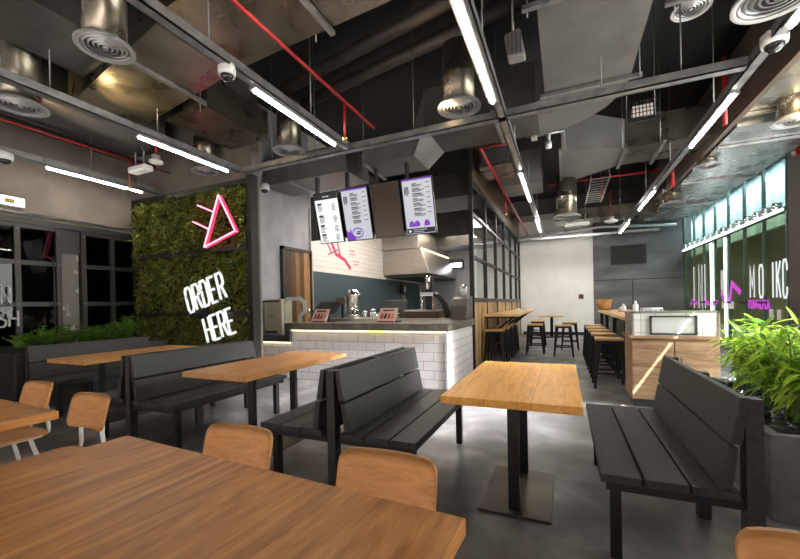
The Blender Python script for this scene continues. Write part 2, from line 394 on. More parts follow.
# ------------------------------------------------------------------ living wall
lw = thing('living_wall', 'tall wall of dense green foliage in a dark steel frame with two crossbars', 'living wall', (-6.26, 4.74, 0))
fr = MB()
GX0, GX1, GZ = -7.79, -4.75, 3.44
fr.box(GX0, GX0 + .07, 4.70, 4.82, 0, GZ).box(GX1 - .02, GX1 + .08, 4.68, 4.84, 0, GZ + .05).box(GX0, GX1, 4.70, 4.82, GZ - .1, GZ)
fr.build('frame', FRAMEB, lw)
for z in (1.2, 2.3): MB().box(GX0 + .07, GX1, 4.64, 4.78, z - .035, z + .035).build('crossbar', FRAMEB, lw)
box('backing', plain('moss backing', (.015, .018, .008), .9), GX0 + .05, GX1, 4.79, 4.82, .2, GZ - .05, parent=lw)
def leaf(mb, p, d, up, L, w, fold=.25):
    d = d.normalized(); s = d.cross(up)
    if s.length < 1e-4: s = d.orthogonal()
    s.normalize(); n = s.cross(d)
    mid = p + d * L * .45; tip = p + d * L - n * L * fold
    mb.faces([p, mid + s * w / 2 + n * L * .04, tip, mid - s * w / 2 + n * L * .04], [(0, 1, 2), (0, 2, 3)], False)
for z0, z1 in ((.25, 1.17), (1.23, 2.27), (2.33, 3.34)):
    mb = MB(); rnd = random.Random(int(z0 * 100))
    cl = [(rnd.uniform(GX0 + .1, GX1 - .05), rnd.uniform(z0, z1), rnd.uniform(.02, .12)) for _ in range(70)]
    for _ in range(4000):
        x = rnd.uniform(GX0 + .09, GX1 - .04); z = rnd.uniform(z0 + .02, z1 - .01)
        bulge = 0
        for cx, cz, cb in cl:
            q = (x - cx) ** 2 + (z - cz) ** 2
            if q < .035: bulge = max(bulge, cb * (1 - q / .035))
        p = Vector((x, 4.79 - rnd.uniform(0, .05) - bulge, z))
        d = Vector((rnd.gauss(0, .8), -abs(rnd.gauss(.5, .5)) - .1, rnd.gauss(-.25, .7)))
        leaf(mb, p, d, Vector((rnd.gauss(0, .4), -.4, 1)), rnd.uniform(.07, .15), rnd.uniform(.03, .065))
    o = mb.build('foliage', MOSS, lw, recalc=False); o['kind'] = 'stuff'

# neon triangle
nt_ = thing('neon_sign', 'pink neon triangle with two short ticks glowing on the green foliage wall', 'neon sign', (-5.3, 4.6, 2.3))
tri = [(-5.25, 3.18), (-4.89, 2.55), (-5.61, 2.34)]
for a, b in ((0, 1), (1, 2), (2, 0)):
    MB().tube([(tri[a][0], 4.55, tri[a][1]), (tri[b][0], 4.55, tri[b][1])], .013).build('neon_tube', NEONC, nt_)
    MB().tube([Vector((tri[a][0], 4.6, tri[a][1])) , Vector((tri[b][0], 4.6, tri[b][1]))], .016).build('red_double', NEONR, nt_)  # glowing red double set behind each neon tube
for a, b in (((-5.75, 3.07), (-5.37, 2.91)), ((-5.87, 2.8), (-5.49, 2.63))):
    MB().tube([(a[0], 4.55, a[1]), (b[0], 4.55, b[1])], .011).build('neon_tube', NEONC, nt_)
    MB().tube([(a[0], 4.6, a[1]), (b[0], 4.6, b[1])], .012).build('red_double', NEONR, nt_)
st = MB()
for x, z in tri + [(-5.75, 3.07), (-5.87, 2.8)]: st.tube([(x, 4.55, z), (x, 4.76, z)], .008, 6)
st.build('standoffs', CHROME, nt_)

sg = thing('illuminated_sign', 'slanted white block letters reading ORDER HERE on the foliage wall', 'sign', (-5.75, 4.66, .6))
def sign_word(word, x0, z0, ux, uz, vx, vz, w, h, pitch):
    for i, ch in enumerate(word):
        def fn(u, v, d, i=i):
            a = i * pitch + u * w
            return (x0 + ux * a + vx * v * h, d, z0 + uz * a + vz * v * h)
        m = MB()
        for pl in GLY[ch]:
            S = [(p[0] * 1.0, p[1]) for p in pl]
            # anisotropic: stroke in metric space
            stroke(m, [(p[0] * w, p[1] * h) for p in pl], lambda u, v, d, i=i: (x0 + ux * (i * pitch + u) + vx * v, d, z0 + uz * (i * pitch + u) + vz * v), .036, 4.6, 4.575)
        m.build('letter', LETW, sg)
th = math.radians(16); lean = math.radians(17)
ux, uz = math.cos(th), math.sin(th); vx, vz = -math.sin(lean), math.cos(lean)
sign_word('ORDER', -6.05, 1.22, ux, uz, vx, vz, .27, .44, .2)
sign_word('HERE', -5.61, .71, ux, uz, vx, vz, .27, .42, .182)

# ------------------------------------------------------------------ kitchen door
d1 = sthing('door_1', (XK, 6.55, 0))
box('door_leaf', DOORW, XK + .0, XK + .05, 6.12, 6.98, 0, 2.48, parent=d1)
MB().box(XK, XK + .08, 6.06, 6.12, 0, 2.54).box(XK, XK + .08, 6.98, 7.03, 0, 2.54).box(XK, XK + .08, 6.06, 7.03, 2.48, 2.54).build('door_frame', TRIMB, d1)
MB().tube([(XK + .09, 6.86, .95), (XK + .09, 6.86, 1.25)], .012).build('door_handle', CHROME, d1)

# ------------------------------------------------------------------ counter
ct = thing('service_counter', 'long service counter clad in white subway tile with grey stone top', 'counter', (-3.4, 6, 0))
m = MB().box(-4.5, -1.62, 5.42, 7.15, 0, .86); m.build('tiled_body', SUBWAY, ct)
MB().box(XK + .01, -4.5, 5.42, 5.9, 0, .64).build('low_tiled_body', SUBWAY, ct)
MB().box(-4.55, -1.58, 5.36, 5.95, .88, 1.0).box(-2.2, -1.58, 5.95, 7.18, .88, 1.0).build('worktop', COUNTM, ct, .004)
MB().box(XK + .01, -4.55, 5.36, 5.95, .66, .78).box(-4.62, -4.50, 5.36, 5.6, .66, 1.0).build('low_worktop', noise_mat('dark slate', [(.4, (.035, .036, .04)), (.6, (.06, .062, .068))], scale=8, rough=.4), ct, .004)
MB().box(-4.49, -1.63, 5.385, 5.41, .865, .88)  .box(XK + .01, -4.52, 5.385, 5.41, .645, .66).build('led_strip', LEDW, ct)
box('corner_trim', PWHITE, -1.635, -1.605, 5.405, 5.43, 0, .86, parent=ct)

# counter-top items
c = thing('metal_cabinet', 'beige metal box cabinet at the low end of the service counter', 'cabinet', (-5.0, 5.62, .78))
box('body', noise_mat('beige enamel', [(.4, (.42, .37, .28)), (.6, (.48, .42, .33))], scale=3, rough=.45), -5.2, -4.8, 5.5, 5.8, .78, 1.44, parent=c, bevel=.008)
box('top_strip', PBLACK, -5.235, -4.845, 5.494, 5.5, 1.385, 1.415, parent=c)
box('slot', PBLACK, -5.2, -4.9, 5.494, 5.5, .8, .85, parent=c)
box('latch', PBLACK, -5.1, -4.98, 5.49, 5.5, 1.13, 1.14, parent=c)
c = thing('sneeze_guard', 'pale glass arch guard beside the beige cabinet on the counter', 'glass guard', (-4.6, 5.6, 1.0))
arch = [(-4.82, 1.0), (-4.82, 1.36), (-4.74, 1.44), (-4.44, 1.44), (-4.34, 1.36), (-4.34, 1.2), (-4.44, 1.13), (-4.44, 1.0)]
mb = MB(); stroke(mb, arch, lambda u, v, d: (u, d, v), .07, 5.58, 5.595); mb.build('frame', plain('pale glass edge', (.45, .52, .52), .15), c)
box('panel', WINGL, -4.8, -4.45, 5.586, 5.59, 1.0, 1.4, parent=c)
def pos_unit(x, label, sl):
    t = thing('payment_terminal', label, 'till', (x, 5.75, 1.0), 'tills on the counter')
    MB().bar((x, 5.8, 1.0), (x, 5.8, 1.2), .06, .06).box(x - .11, x + .11, 5.7, 5.9, 1.0, 1.02).build('stand', PBLACK, t)
    mm = MB(); mm.hexa([(x - .26, 5.62, 1.17), (x + .22, 5.62, 1.17), (x + .25, 5.66, 1.15), (x - .22, 5.66, 1.15), (x - .2, 5.86, 1.37), (x + .24, 5.86, 1.37), (x + .24, 5.9, 1.35), (x - .2, 5.9, 1.35)])
    mm.build('screen', PBLACK, t, .004)
    s = thing('menu_card', sl, 'menu card', (x - .03, 5.55, 1.0), 'menu cards on the counter')
    mm = MB(); mm.hexa([(x - .17, 5.5, 1.0), (x + .15, 5.5, 1.0), (x + .15, 5.52, 1.0), (x - .17, 5.52, 1.0), (x - .14, 5.6, 1.24), (x + .18, 5.6, 1.24), (x + .18, 5.615, 1.24), (x - .14, 5.615, 1.24)])
    mm.build('board', plain('card', (.62, .45, .38), .5), s)
    ff = lambda u, v, d: (x - .17 + u * .32 + v * .03, 5.498 - d + v * .1, 1.0 + v * .24)
    for i, colr in enumerate([(.5, .03, .06), (.06, .03, .03), (.55, .06, .05), (.4, .3, .12)]):
        mm = MB(); u = .14 + i * .2; mm.prism([(u, .28), (u + .13, .28), (u + .15, .45), (u + .1, .66), (u + .04, .66), (u - .01, .45)], ff, 0, .003)
        mm.build('print', plain('print%d' % i, colr, .5), s)
    mm = MB(); mm.prism([(.02, .03), (.98, .03), (.98, .14), (.02, .14)], ff, 0, .003); mm.prism([(.2, .78), (.8, .78), (.8, .9), (.2, .9)], ff, 0, .003)
    mm.build('caption', plain('print dark red', (.2, .02, .05), .5), s)
pos_unit(-3.98, 'black till screen nearest the wooden kitchen door, behind a tilted menu card', 'tilted menu card with food prints in front of the till nearest the door')
pos_unit(-2.66, 'black till screen toward the middle of the counter, before the blue splashback', 'tilted menu card with food prints in front of the middle till')

c = thing('drink_dispenser', 'silver drink dispenser standing behind the tills on a back worktop', 'dispenser', (-4.45, 7.5, 1.0))
MB().lathe([(.16, 1.0), (.16, 1.1), (.13, 1.12), (.13, 1.5), (.17, 1.52), (.17, 1.56), (.12, 1.6), (.12, 1.65), (0, 1.66)], (-4.45, 7.5, 0), 24).build('body', CHROME, c)
for k in range(3): MB().tube([(-4.57 + .12 * k, 7.36, 1.12), (-4.57 + .12 * k, 7.36, 1.5)], .018).build('column', STEEL, c)
box('side_box', plain('brown box', (.16, .11, .08), .4), -4.86, -4.62, 7.4, 7.6, 1.3, 1.48, parent=c)
MB().tube([(-4.74, 7.5, 1.0), (-4.74, 7.5, 1.3)], .03).build('side_stand', PBLACK, c)
c = thing('back_worktop', 'dark steel back worktop behind the tills running along the kitchen', 'worktop', (-3.6, 7.5, 0))
MB().box(-5.2, -2.1, 7.2, 8.0, .9, 1.0).build('top', STEEL, c); MB().box(-5.15, -2.15, 7.25, 7.95, .0, .9).build('base', PBLACK, c)
for i, (x, y, r, h) in enumerate([(-4.1, 7.4, .05, .16), (-3.95, 7.5, .06, .2), (-3.8, 7.4, .045, .12), (-3.62, 7.45, .055, .18), (-3.45, 7.5, .05, .1), (-3.3, 7.42, .06, .14)]):
    tag(MB().lathe([(r * .8, 1.0), (r, 1.0 + h * .3), (r, 1.0 + h), (r * .85, 1.0 + h), (r * .8, 1.02), (0, 1.02)], (x, y, 0), 16).build('steel_cup', CHROME, None),
        'small steel cup on the back worktop, ' + ['first', 'second', 'third', 'fourth', 'fifth', 'sixth'][i] + ' along from the silver dispenser', 'cup', 'steel cups on the back worktop')
c = thing('food_warmer', 'low dark warming tray standing on the back worktop before the splashback', 'food warmer', (-3.0, 7.5, 1.0))
box('body', plain('brown steel', (.09, .07, .055), .3, .6), -3.2, -2.35, 7.3, 7.8, 1.0, 1.14, parent=c, bevel=.01)
box('lid', STEEL, -3.15, -2.4, 7.33, 7.77, 1.14, 1.17, parent=c, bevel=.005)
c = thing('coffee_machine', 'tall black and silver drink machine on the back worktop near the hood', 'machine', (-2.6, 7.55, 1.17))
MB().box(-2.68, -2.52, 7.48, 7.62, 1.17, 1.86).build('column', PBLACK, c, .01)
MB().lathe([(.05, 1.6), (.05, 1.85), (.04, 1.88), (0, 1.88)], (-2.6, 7.44, 0), 16).build('hopper', CHROME, c)
box('head', CHROME, -2.78, -2.46, 7.4, 7.64, 1.46, 1.54, parent=c, bevel=.01)
MB().tube([(-2.75, 7.46, 1.17), (-2.75, 7.46, 1.46)], .025).build('pipe', CHROME, c); MB().tube([(-2.5, 7.46, 1.17), (-2.5, 7.46, 1.46)], .03).build('canister', CHROME, c)
c = thing('draped_apron', 'black cloth draped over a stand behind the counter', 'cloth', (-2.3, 7.4, 1.0))
mb = MB(); mb.tube([(-2.46, 7.4, 1.5), (-2.36, 7.4, 1.44), (-2.24, 7.4, 1.3), (-2.17, 7.4, 1.1), (-2.16, 7.4, 1.0)], .05, 10, True, .09); mb.build('cloth', PBLACK, c)
MB().tube([(-2.44, 7.4, 1.0), (-2.44, 7.4, 1.45)], .03).build('stand', plain('tan skin tone post', (.3, .2, .14), .6), c)
c = thing('hand_dispenser', 'black and silver wall dispenser fixed on the blue splashback', 'dispenser', (-5.2, 12.2, 1.35))
box('body', PBLACK, XK + .03, XK + .16, 12.05, 12.4, 1.65, 2.0, parent=c, bevel=.01); box('nozzle', CHROME, XK + .03, XK + .14, 12.1, 12.35, 1.36, 1.63, parent=c, bevel=.01)
box('window', PWHITE, XK + .16, XK + .165, 12.15, 12.3, 1.72, 1.92, parent=c)
c = thing('rounded_box', 'dark rounded box at the far end of the counter by the glazed partition', 'box', (-1.85, 6.9, 1.0))
mb = MB(); prof = [(6.62, 1.0), (7.14, 1.0), (7.14, 1.42), (6.92, 1.42), (6.74, 1.37), (6.64, 1.25)]
mb.prism(prof, lambda u, v, d: (d, u, v), -1.9, -1.6); mb.build('body', plain('dark taupe laminate', (.09, .075, .07), .45), c, .01)
c = thing('wire_lantern', 'small silver wire lantern sitting on the dark rounded box', 'lantern', (-1.74, 6.98, 1.42))
mb = MB()
for k in range(8):
    a = 2 * PI * k / 8; mb.tube([(-1.74 + .07 * math.cos(a), 6.98 + .07 * math.sin(a), 1.42), (-1.74 + .07 * math.cos(a), 6.98 + .07 * math.sin(a), 1.6), (-1.74, 6.98, 1.66)], .006, 6)
mb.build('cage', CHROME, c); MB().lathe([(.055, 1.42), (.055, 1.54), (0, 1.56)], (-1.74, 6.98, 0), 14).build('glass_body', PWHITE, c)

# hood
c = thing('extractor_hood', 'stainless steel extractor hood on the tiled kitchen wall', 'hood', (-4.5, 12, 2.2))
hx0, hy0, hy1 = XK + .02, 10.8, 13.9
mb = MB().hexa([(hx0, hy0, 2.22), (-3.7, hy0, 2.22), (-3.7, hy1, 2.22), (hx0, hy1, 2.22), (hx0, hy0, 3.0), (-4.0, hy0, 3.0), (-4.0, hy1, 3.0), (hx0, hy1, 3.0)])
mb.build('canopy', STEEL, c, .01)
MB().box(hx0, -4.05, hy0 - .05, hy1, 3.0, 3.7).build('upper_box', STEEL, c, .01)
MB().box(-4.01, -3.97, hy0 + .1, hy1 - .1, 2.99, 3.02).build('light_strip', LEDW, c)
MB().box(hx0 + .1, -3.8, hy0 + .1, hy1, 2.14, 2.22).build('filter', DUCTD, c)
c = thing('wall_lamp', 'white lit lamp box on the grey wall at the back of the kitchen', 'lamp', (-3.6, 13.9, 2.6))
box('housing', PBLACK, -3.95, -3.45, 13.85, 14.0, 2.6, 2.95, parent=c, bevel=.01); box('diffuser', emit('lamp panel', (.8, .9, 1), 9), -3.9, -3.5, 13.84, 13.85, 2.65, 2.8, parent=c)
c = thing('wall_mural', 'magenta brush strokes painted on the white kitchen tiles', 'mural', (XK + .03, 8.4, 2.3))
mm = MB(); fn = lambda u, v, d: (XK + .02 + d, u, v)
for pl, t in (([(7.85, 2.95), (8.1, 2.6), (8.5, 2.5), (8.8, 2.28)], .1), ([(7.7, 2.85), (7.9, 2.62)], .05), ([(8.15, 2.95), (8.3, 2.6)], .06), ([(7.75, 2.55), (8.2, 2.72)], .035)): stroke(mm, pl, fn, t, .0, .004)
mm.build('stroke', plain('magenta paint', (.45, .03, .12), .6), c)
mm = MB()
for u, v in ((8.75, 2.78), (8.75, 2.68), (8.95, 2.5), (8.95, 2.42)): stroke(mm, [(u, v), (u + .3, v)], fn, .03, 0, .004)
mm.build('small_marks', plain('pink paint', (.5, .15, .2), .6), c)

# ------------------------------------------------------------------ menu screens
mf = thing('screen_mount', 'dark steel mounting frame carrying the menu screens above the counter', 'frame', (-2.9, 5.75, 2.5))
MB().box(-4.26, -1.9, 5.72, 5.76, 2.5, 3.3).build('back_panel', TRIMB, mf)
mb = MB()
for x in (-4.08, -3.45, -2.88, -2.32): mb.box(x - .02, x + .02, 5.66, 5.74, 2.5, 3.9)
mb.build('uprights', TRIMB, mf)
def screen(x0, x1, label, face, kind):
    z0, z1, y0, y1 = 2.40, 3.24, 5.62, 5.40
    t = thing('hanging_menu_screen', label, 'screen', ((x0 + x1) / 2, 5.55, 2.4), 'menu screens above the counter')
    def fn(u, v, d):   # u,v 0..1 over the face, d toward the room
        return (x0 + (x1 - x0) * u, y0 + (y1 - y0) * v - d * .966, z0 + (z1 - z0) * v - d * .25)
    MB().prism([(0, 0), (1, 0), (1, 1), (0, 1)], fn, -.05, 0).build('bezel', PBLACK, t, .004)
    MB().prism([(.03, .02), (.97, .02), (.97, .98), (.03, .98)], fn, 0, .003).build('display', face, t)
    rnd = random.Random(kind * 13 + 5)
    def bars(lst, mat, name):
        mb = MB()
        for (u0, u1, v0, v1) in lst: mb.prism([(u0, v0), (u1, v0), (u1, v1), (u0, v1)], fn, .003, .005)
        mb.build(name, mat, t)
    def rows(L, nm='text_row'):
        for k in sorted(set(round(q[4]) for q in L)): bars([q[:4] for q in L if round(q[4]) == k], INK, nm)
    if kind == 1:
        bars([(.03, .97, .86, .98)], INK, 'header'); bars([(.38, .5, .905, .925), (.52, .64, .905, .925)], SCRW, 'header_print')
        L = []
        for g, v in enumerate((.8, .57, .38, .2)):
            L.append((.12, .3, v - .035, v, g))
            for k in range(5):
                vv = v - .05 - k * .026
                L.append((.12, .12 + rnd.uniform(.12, .26), vv, vv + .013, g)); L.append((.7, .7 + rnd.uniform(.1, .18), vv, vv + .013, g + 10))
        rows(L)
    if kind in (2, 4):
        bars([(.03, .97, .955, .98)], PURP, 'purple_band')
        L = []
        for g in range(7):
            v = .9 - g * .085
            L.append((.34, .34 + rnd.uniform(.14, .3), v - .018, v, g)); L.append((.78, .9, v - .012, v, g))
            for k in range(2):
                L.append((.34, .34 + rnd.uniform(.25, .4), v - .037 - k * .02, v - .026 - k * .02, g))
        rows(L); bars([(.08 + .04 * k, .105 + .04 * k, .7 + .03 * (k % 2), .86) for k in range(4)], INK, 'side_lettering')
        if kind == 2:
            mb = MB(); mb.prism([(.03, .02), (.38, .02), (.3, .09), (.24, .12), (.2, .24), (.12, .17), (.03, .22)], fn, .003, .005)
            stroke(mb, [(.45 + .2 * math.cos(a * PI / 8), .15 + .09 * math.sin(a * PI / 8)) for a in range(17)], fn, .025, .003, .005)
            mb.build('purple_art', PURP, t)
            bars([(.4, .55, .12, .15), (.42, .58, .16, .18)], INK, 'badge_print')
        else:
            bars([(.04, .96, .03, .12)], INK, 'footer'); bars([(.25, .7, .085, .1), (.25, .6, .05, .065)], SCRG, 'footer_print')
            mb = MB(); mb.lathe([(.02, 0), (.02, .004)], fn(.14, .075, .004), 14, Euler((PI / 2, 0, 0))); mb.build('footer_dot', SCRW, t)
            mb = MB()
            for u in (.12, .3, .62): mb.prism([(u, .15), (u + .18, .15), (u + .2, .2), (u + .12, .26), (u + .03, .24)], fn, .003, .005)
            mb.build('food_art', PURP, t)
screen(-3.97, -3.48, 'bright white menu screen with a black header, leftmost above the counter', SCRW, 1)
screen(-3.42, -2.91, 'grey menu screen with a purple splash in its lower corner', SCRG, 2)
screen(-2.87, -2.35, 'switched off screen tinted with a brown reflection between two lit menu screens', SCRB, 3)
screen(-2.31, -1.80, 'grey menu screen with a black footer bar, nearest the glazed partition', SCRG, 4)

# ------------------------------------------------------------------ glazed partition
pt = sthing('wall_partition', (-1.62, 10, 0))
PX = -1.62; PY = [7.2, 8.55, 9.95, 11.4, 12.9, 14.4, 15.55]
mb = MB()
for i, y in enumerate(PY):
    w = .05 if i else .07
    mb.box(PX - .04, PX + .04, y - w / 2, y + w / 2, 0, 3.66 if i else 4.25)
for z, h in ((1.35, .09), (2.19, .06), (3.02, .06), (3.66, .07)): mb.box(PX - .035, PX + .035, 7.2, 15.55, z - h / 2, z + h / 2)
mb.build('frame', FRAMEB, pt)
box('glass', WINGL, PX - .005, PX + .005, 7.2, 15.55, 1.35, 3.66, parent=pt)
box('slat_panel', SLATW, PX - .02, PX + .02, 7.22, 15.5, 0.03, 1.33, parent=pt)
box('header_panel', noise_mat('copper brown panel', [(.3, (.17, .11, .07)), (.7, (.27, .19, .125))], scale=1.5, rough=.4, metal=.5), PX - .06, PX + .03, 7.25, 15.5, 3.7, 4.35, parent=pt)

# ------------------------------------------------------------------ right glass wall
gw = sthing('window_2', (XR, 12, 0))
mb = MB()
GY = [9.15, 10.05, 10.95, 11.85, 12.75, 13.65, 14.55, 15.5]
for y in GY: mb.box(XR - .01, XR + .05, y - .02, y + .02, 0, 4.2)
mb.box(XR - .05, XR + .06, 9.1, 15.55, 2.86, 2.94).box(XR - .05, XR + .06, 9.1, 15.55, 4.13, 4.22).box(XR - .03, XR + .05, 9.1, 15.55, 0, .08)
mb.build('frame', plain('green grey mullion', (.09, .14, .125), .35, .4), gw)
box('lower_glass', GREENGL, XR, XR + .012, 9.1, 15.55, .05, 2.88, parent=gw)
box('upper_glass', glass_mat('pale turquoise glass', (.85, .95, .95), .05), XR, XR + .012, 9.1, 15.55, 2.92, 4.15, parent=gw)
box('led_rail', LEDC, XR - .062, XR - .05, 9.15, 15.5, 2.875, 2.915, parent=gw)
mb = MB()
for i, y in enumerate([9.3, 9.7, 10.05, 10.5, 10.95, 11.4, 11.85, 12.3, 12.75, 13.2, 13.65, 14.1, 14.55, 15]):
    mb.lathe([(.05, 0), (.05, .06), (.03, .09), (0, .09)], (XR - .06, y, 2.98), 12, Euler((0, -PI / 2, 0))); mb.box(XR - .14, XR, y - .015, y + .015, 2.93, 3.05)
mb.build('clamps', CHROME, gw)
mb = MB()
for y in GY[1:-1]: mb.box(XR - .05, XR - .01, y - .18, y + .18, 1.16, 1.2)
mb.build('push_bars', BLACKM, gw)
for y in (11.97, 12.95): box('lit_post', LEDC, XR - .035, XR - .015, y - .03, y + .03, .3, 2.8, parent=gw)
# outside: lit translucent fascia above, dim green arcade wall below
struct(box('wall_exterior_fascia', noise_mat('fascia glow', [(.35, (.26, .33, .34)), (.65, (.58, .63, .64))], scale=1.2, stretch=(1, 1.6, .25)), XR + .9, XR + 1.0, 9.0, 24, 2.95, 5.0))
struct(box('sun_block_slab', CEILM, XR + .2, 7.3, 7.7, 45, 5.0, 5.1))  # unseen slab added to keep the sun off the back wall
struct(box('wall_exterior', noise_mat('arcade wall', [(.3, (.15, .13, .06)), (.7, (.3, .26, .13))], scale=.5, rough=.6), 7.2, 7.3, 4, 45, 0, 9))
fl = thing('added_trough_light', 'added cool light trough brightening the fascia behind the upper glass band', 'lamp', (XR + .5, 12.3, 4.3))
box('housing', PWHITE, XR + .35, XR + .65, 9.1, 23, 4.34, 4.4, parent=fl); box('diffuser', emit('trough light', (.88, .98, 1), 17), XR + .38, XR + .62, 9.15, 22.9, 4.325, 4.34, parent=fl)  # trough added to light the fascia behind the upper glass

wl = thing('window_lettering', 'large reversed white letters and magenta brush marks on the glass wall', 'lettering', (XR - .01, 12, 1.2))
def glass_word(word, ys, z, h, w):
    for ch, y in zip(word, ys):
        mb = MB()
        for pl in GLY[ch]: stroke(mb, [(p[0] * w / .5, p[1] * h) for p in pl], lambda u, v, d: (XR - .012 - d, y - u, z + v), .05, 0, .004)
        mb.build('letter', VINYLW, wl)
glass_word('IKC', [9.64, 9.5, 9.27], 1.28, .69, .14)
glass_word('MO', [10.62, 10.2], 1.29, .66, .16)
glass_word('INI', [14.5, 14.05, 13.5], 1.0, 1.28, .3)
fnm = lambda u, v, d: (XR - .012 - d, u, v)
for pl, t in (([(14.9, 1.1), (14.6, 1.25), (14.2, 1.12)], .1), ([(13.6, 1.3), (13.3, 1.14), (12.9, 1.12), (12.55, 1.2)], .1), ([(12.23, 1.5), (12.2, 1.3), (11.75, 1.21), (11.6, 1.64), (11.12, 1.4)], .12)):
    mb = MB(); stroke(mb, pl, fnm, t, 0, .004); mb.build('brush_mark', VINYLM, wl)
mb = MB()
for i in range(9):
    y = 10.7 - i * .105; stroke(mb, [(y, 1.06), (y, 1.24)], fnm, .05, 0, .004); stroke(mb, [(y, 1.06 if i % 2 else 1.2), (y - .09, 1.06 if i % 3 else 1.2)], fnm, .04, 0, .004)
mb.build('small_text', VINYLM, wl)
VS = plain('white vinyl', (.75, .78, .76), .5)
for y0, y1, z0, z1 in ((11.5, 12.25, 1.02, 1.2), (11.95, 12.3, 1.35, 2.0), (9.65, 9.8, .85, 1.05), (9.35, 9.5, .85, 1.05)): MB().box(XR - .016, XR - .012, y0, y1, z0, z1).build('white_sheet', VS, wl)

# ------------------------------------------------------------------ concrete wall items
t = thing('wall_vent', 'wide dark vent panel high on the dark concrete back wall', 'vent', (2.1, YB - .1, 2.55))
box('frame', TRIMB, 1.55, 2.66, YB - .1, YB - .06, 2.55, 3.24, parent=t)
mb = MB()
for k in range(16): mb.box(1.6, 2.61, YB - .112, YB - .1, 2.6 + k * .038, 2.62 + k * .038)
mb.build('louvres', plain('brown louvre', (.016, .01, .008), .7), t)
tag(box('switch_box', plain('dark red box', (.1, .03, .025), .4), .5, .66, YB - .04, YB, 1.36, 1.53, bevel=.008), 'small dark red switch box on the white back wall', 'switch')

# ------------------------------------------------------------------ cabinet with tiled top
cb = thing('waste_station', 'oak waste cabinet topped by a white tiled band with steel flap', 'cabinet', (1.15, 5.6, 0))
cx0, cx1, cy0, cy1 = .74, 1.6, 5.3, 5.86
box('carcass', CABW, cx0, cx1, cy0 + .02, cy1, .09, .83, parent=cb, bevel=.003)
for a, b in ((cx0 + .005, 1.165), (1.175, cx1 - .005)):
    dr = box('door', CABW, a, b, cy0, cy0 + .02, .1, .8, parent=cb, bevel=.003)
    hx = 1.11 if a < 1 else 1.23
    MB().tube([(hx, cy0 - .002, .46), (hx, cy0 - .03, .47), (hx, cy0 - .03, .6), (hx, cy0 - .002, .61)], .007).build('door_handle', BLACKM, dr)
box('plinth', plain('grey plinth', (.06, .065, .07), .5), cx0 + .02, cx1 - .02, cy0 + .03, cy1, 0, .09, parent=cb)
box('ledge', CABW, cx0 - .03, cx1 + .01, cy0 - .02, cy1, .83, .86, parent=cb, bevel=.003)
box('tile_band', SQTILE, cx0 + .03, cx1 - .02, cy0 + .01, cy1, .86, 1.13, parent=cb)
MB().box(cx0 + .005, cx0 + .03, cy0, cy1, .86, 1.15).box(cx1 - .02, cx1, cy0, cy1, .86, 1.15).box(cx0 + .005, cx1, cy0, cy0 + .03, 1.13, 1.15).build('edge_trim', STEEL, cb)
box('top', STEEL, cx0, cx1, cy0 + .03, cy1, 1.13, 1.145, parent=cb)
fp = MB().box(.93, .95, cy0 - .012, cy0 + .012, .875, 1.1).box(1.37, 1.39, cy0 - .012, cy0 + .012, .875, 1.1).box(.93, 1.39, cy0 - .012, cy0 + .012, .875, .895).box(.93, 1.39, cy0 - .012, cy0 + .012, 1.08, 1.1).build('flap_frame', plain('dark steel frame', (.1, .1, .1), .35, .7), cb)
box('flap', plain('satin steel flap', (.62, .62, .62), .45, .35), .95, 1.37, cy0 - .002, cy0 + .01, .895, 1.08, parent=cb)

# right bar table
bt = thing('bar_table', 'long wooden bar table on black legs running behind the tiled waste cabinet', 'bar table', (1.15, 8.2, 0))
box('top', BARW, .78, 1.5, 5.9, 10.8, 1.0, 1.05, parent=bt, bevel=.004)
MB().box(1.1, 1.16, 5.95, 10.7, .12, 1.0).build('panel', plain('black panel', (.02, .018, .016), .5), bt)
for y in (6.6, 8.0, 9.4, 10.6):
    MB().box(.82, 1.46, y - .03, y + .03, 0, .06).box(.82, 1.46, y - .03, y + .03, .94, 1.0).box(.82, .88, y - .03, y + .03, .06, .94).box(1.4, 1.46, y - .03, y + .03, .06, .94).build('leg_frame', BLACKM, bt)
tag(MB().lathe([(.11, 1.05), (.15, 1.1), (.185, 1.32), (.165, 1.32), (.12, 1.09), (0, 1.08)], (.9, 10.6, 0), 24).build('wooden_bowl', CHAIRW), 'deep wooden bowl on the far end of the bar table behind the cabinet', 'bowl')
rnd = random.Random(4)
for i, (x, y, h, lab, mt) in enumerate([(1.15, 9.2, .16, 'small clear bottle on the bar table, nearest the wooden bowl', PWHITE), (1.25, 8.4, .22, 'taller clear bottle standing mid bar table', plain('pale bottle', (.6, .65, .7), .15)), (1.05, 8.8, .1, 'short pinkish jar on the bar table between two bottles', plain('pinkish jar', (.5, .3, .3), .3))]):
    b = thing('bottle', lab, 'bottle', (x, y, 1.05), 'bottles on the bar table')
    MB().lathe([(.045, 1.05), (.05, 1.07), (.05, 1.05 + h * .65), (.02, 1.05 + h * .8), (.02, 1.05 + h * .9), (0, 1.05 + h * .9)], (x, y, 0), 16).build('body', mt, b)
    MB().lathe([(.023, 1.05 + h * .86), (.023, 1.05 + h), (0, 1.05 + h)], (x, y, 0), 12).build('cap', PWHITE, b)
nb = thing('napkin_basket', 'pale blue wire basket on the bar table just behind the cabinet', 'basket', (1.2, 6.7, 1.05))
mb = MB()
for z in (1.06, 1.11, 1.16): mb.tube([(1.08, 6.6, z), (1.32, 6.6, z), (1.32, 6.8, z), (1.08, 6.8, z), (1.08, 6.6, z)], .008, 6)
for x in (1.08, 1.14, 1.2, 1.26, 1.32): mb.tube([(x, 6.6, 1.05), (x, 6.6, 1.16)], .006, 6).tube([(x, 6.8, 1.05), (x, 6.8, 1.16)], .006, 6)
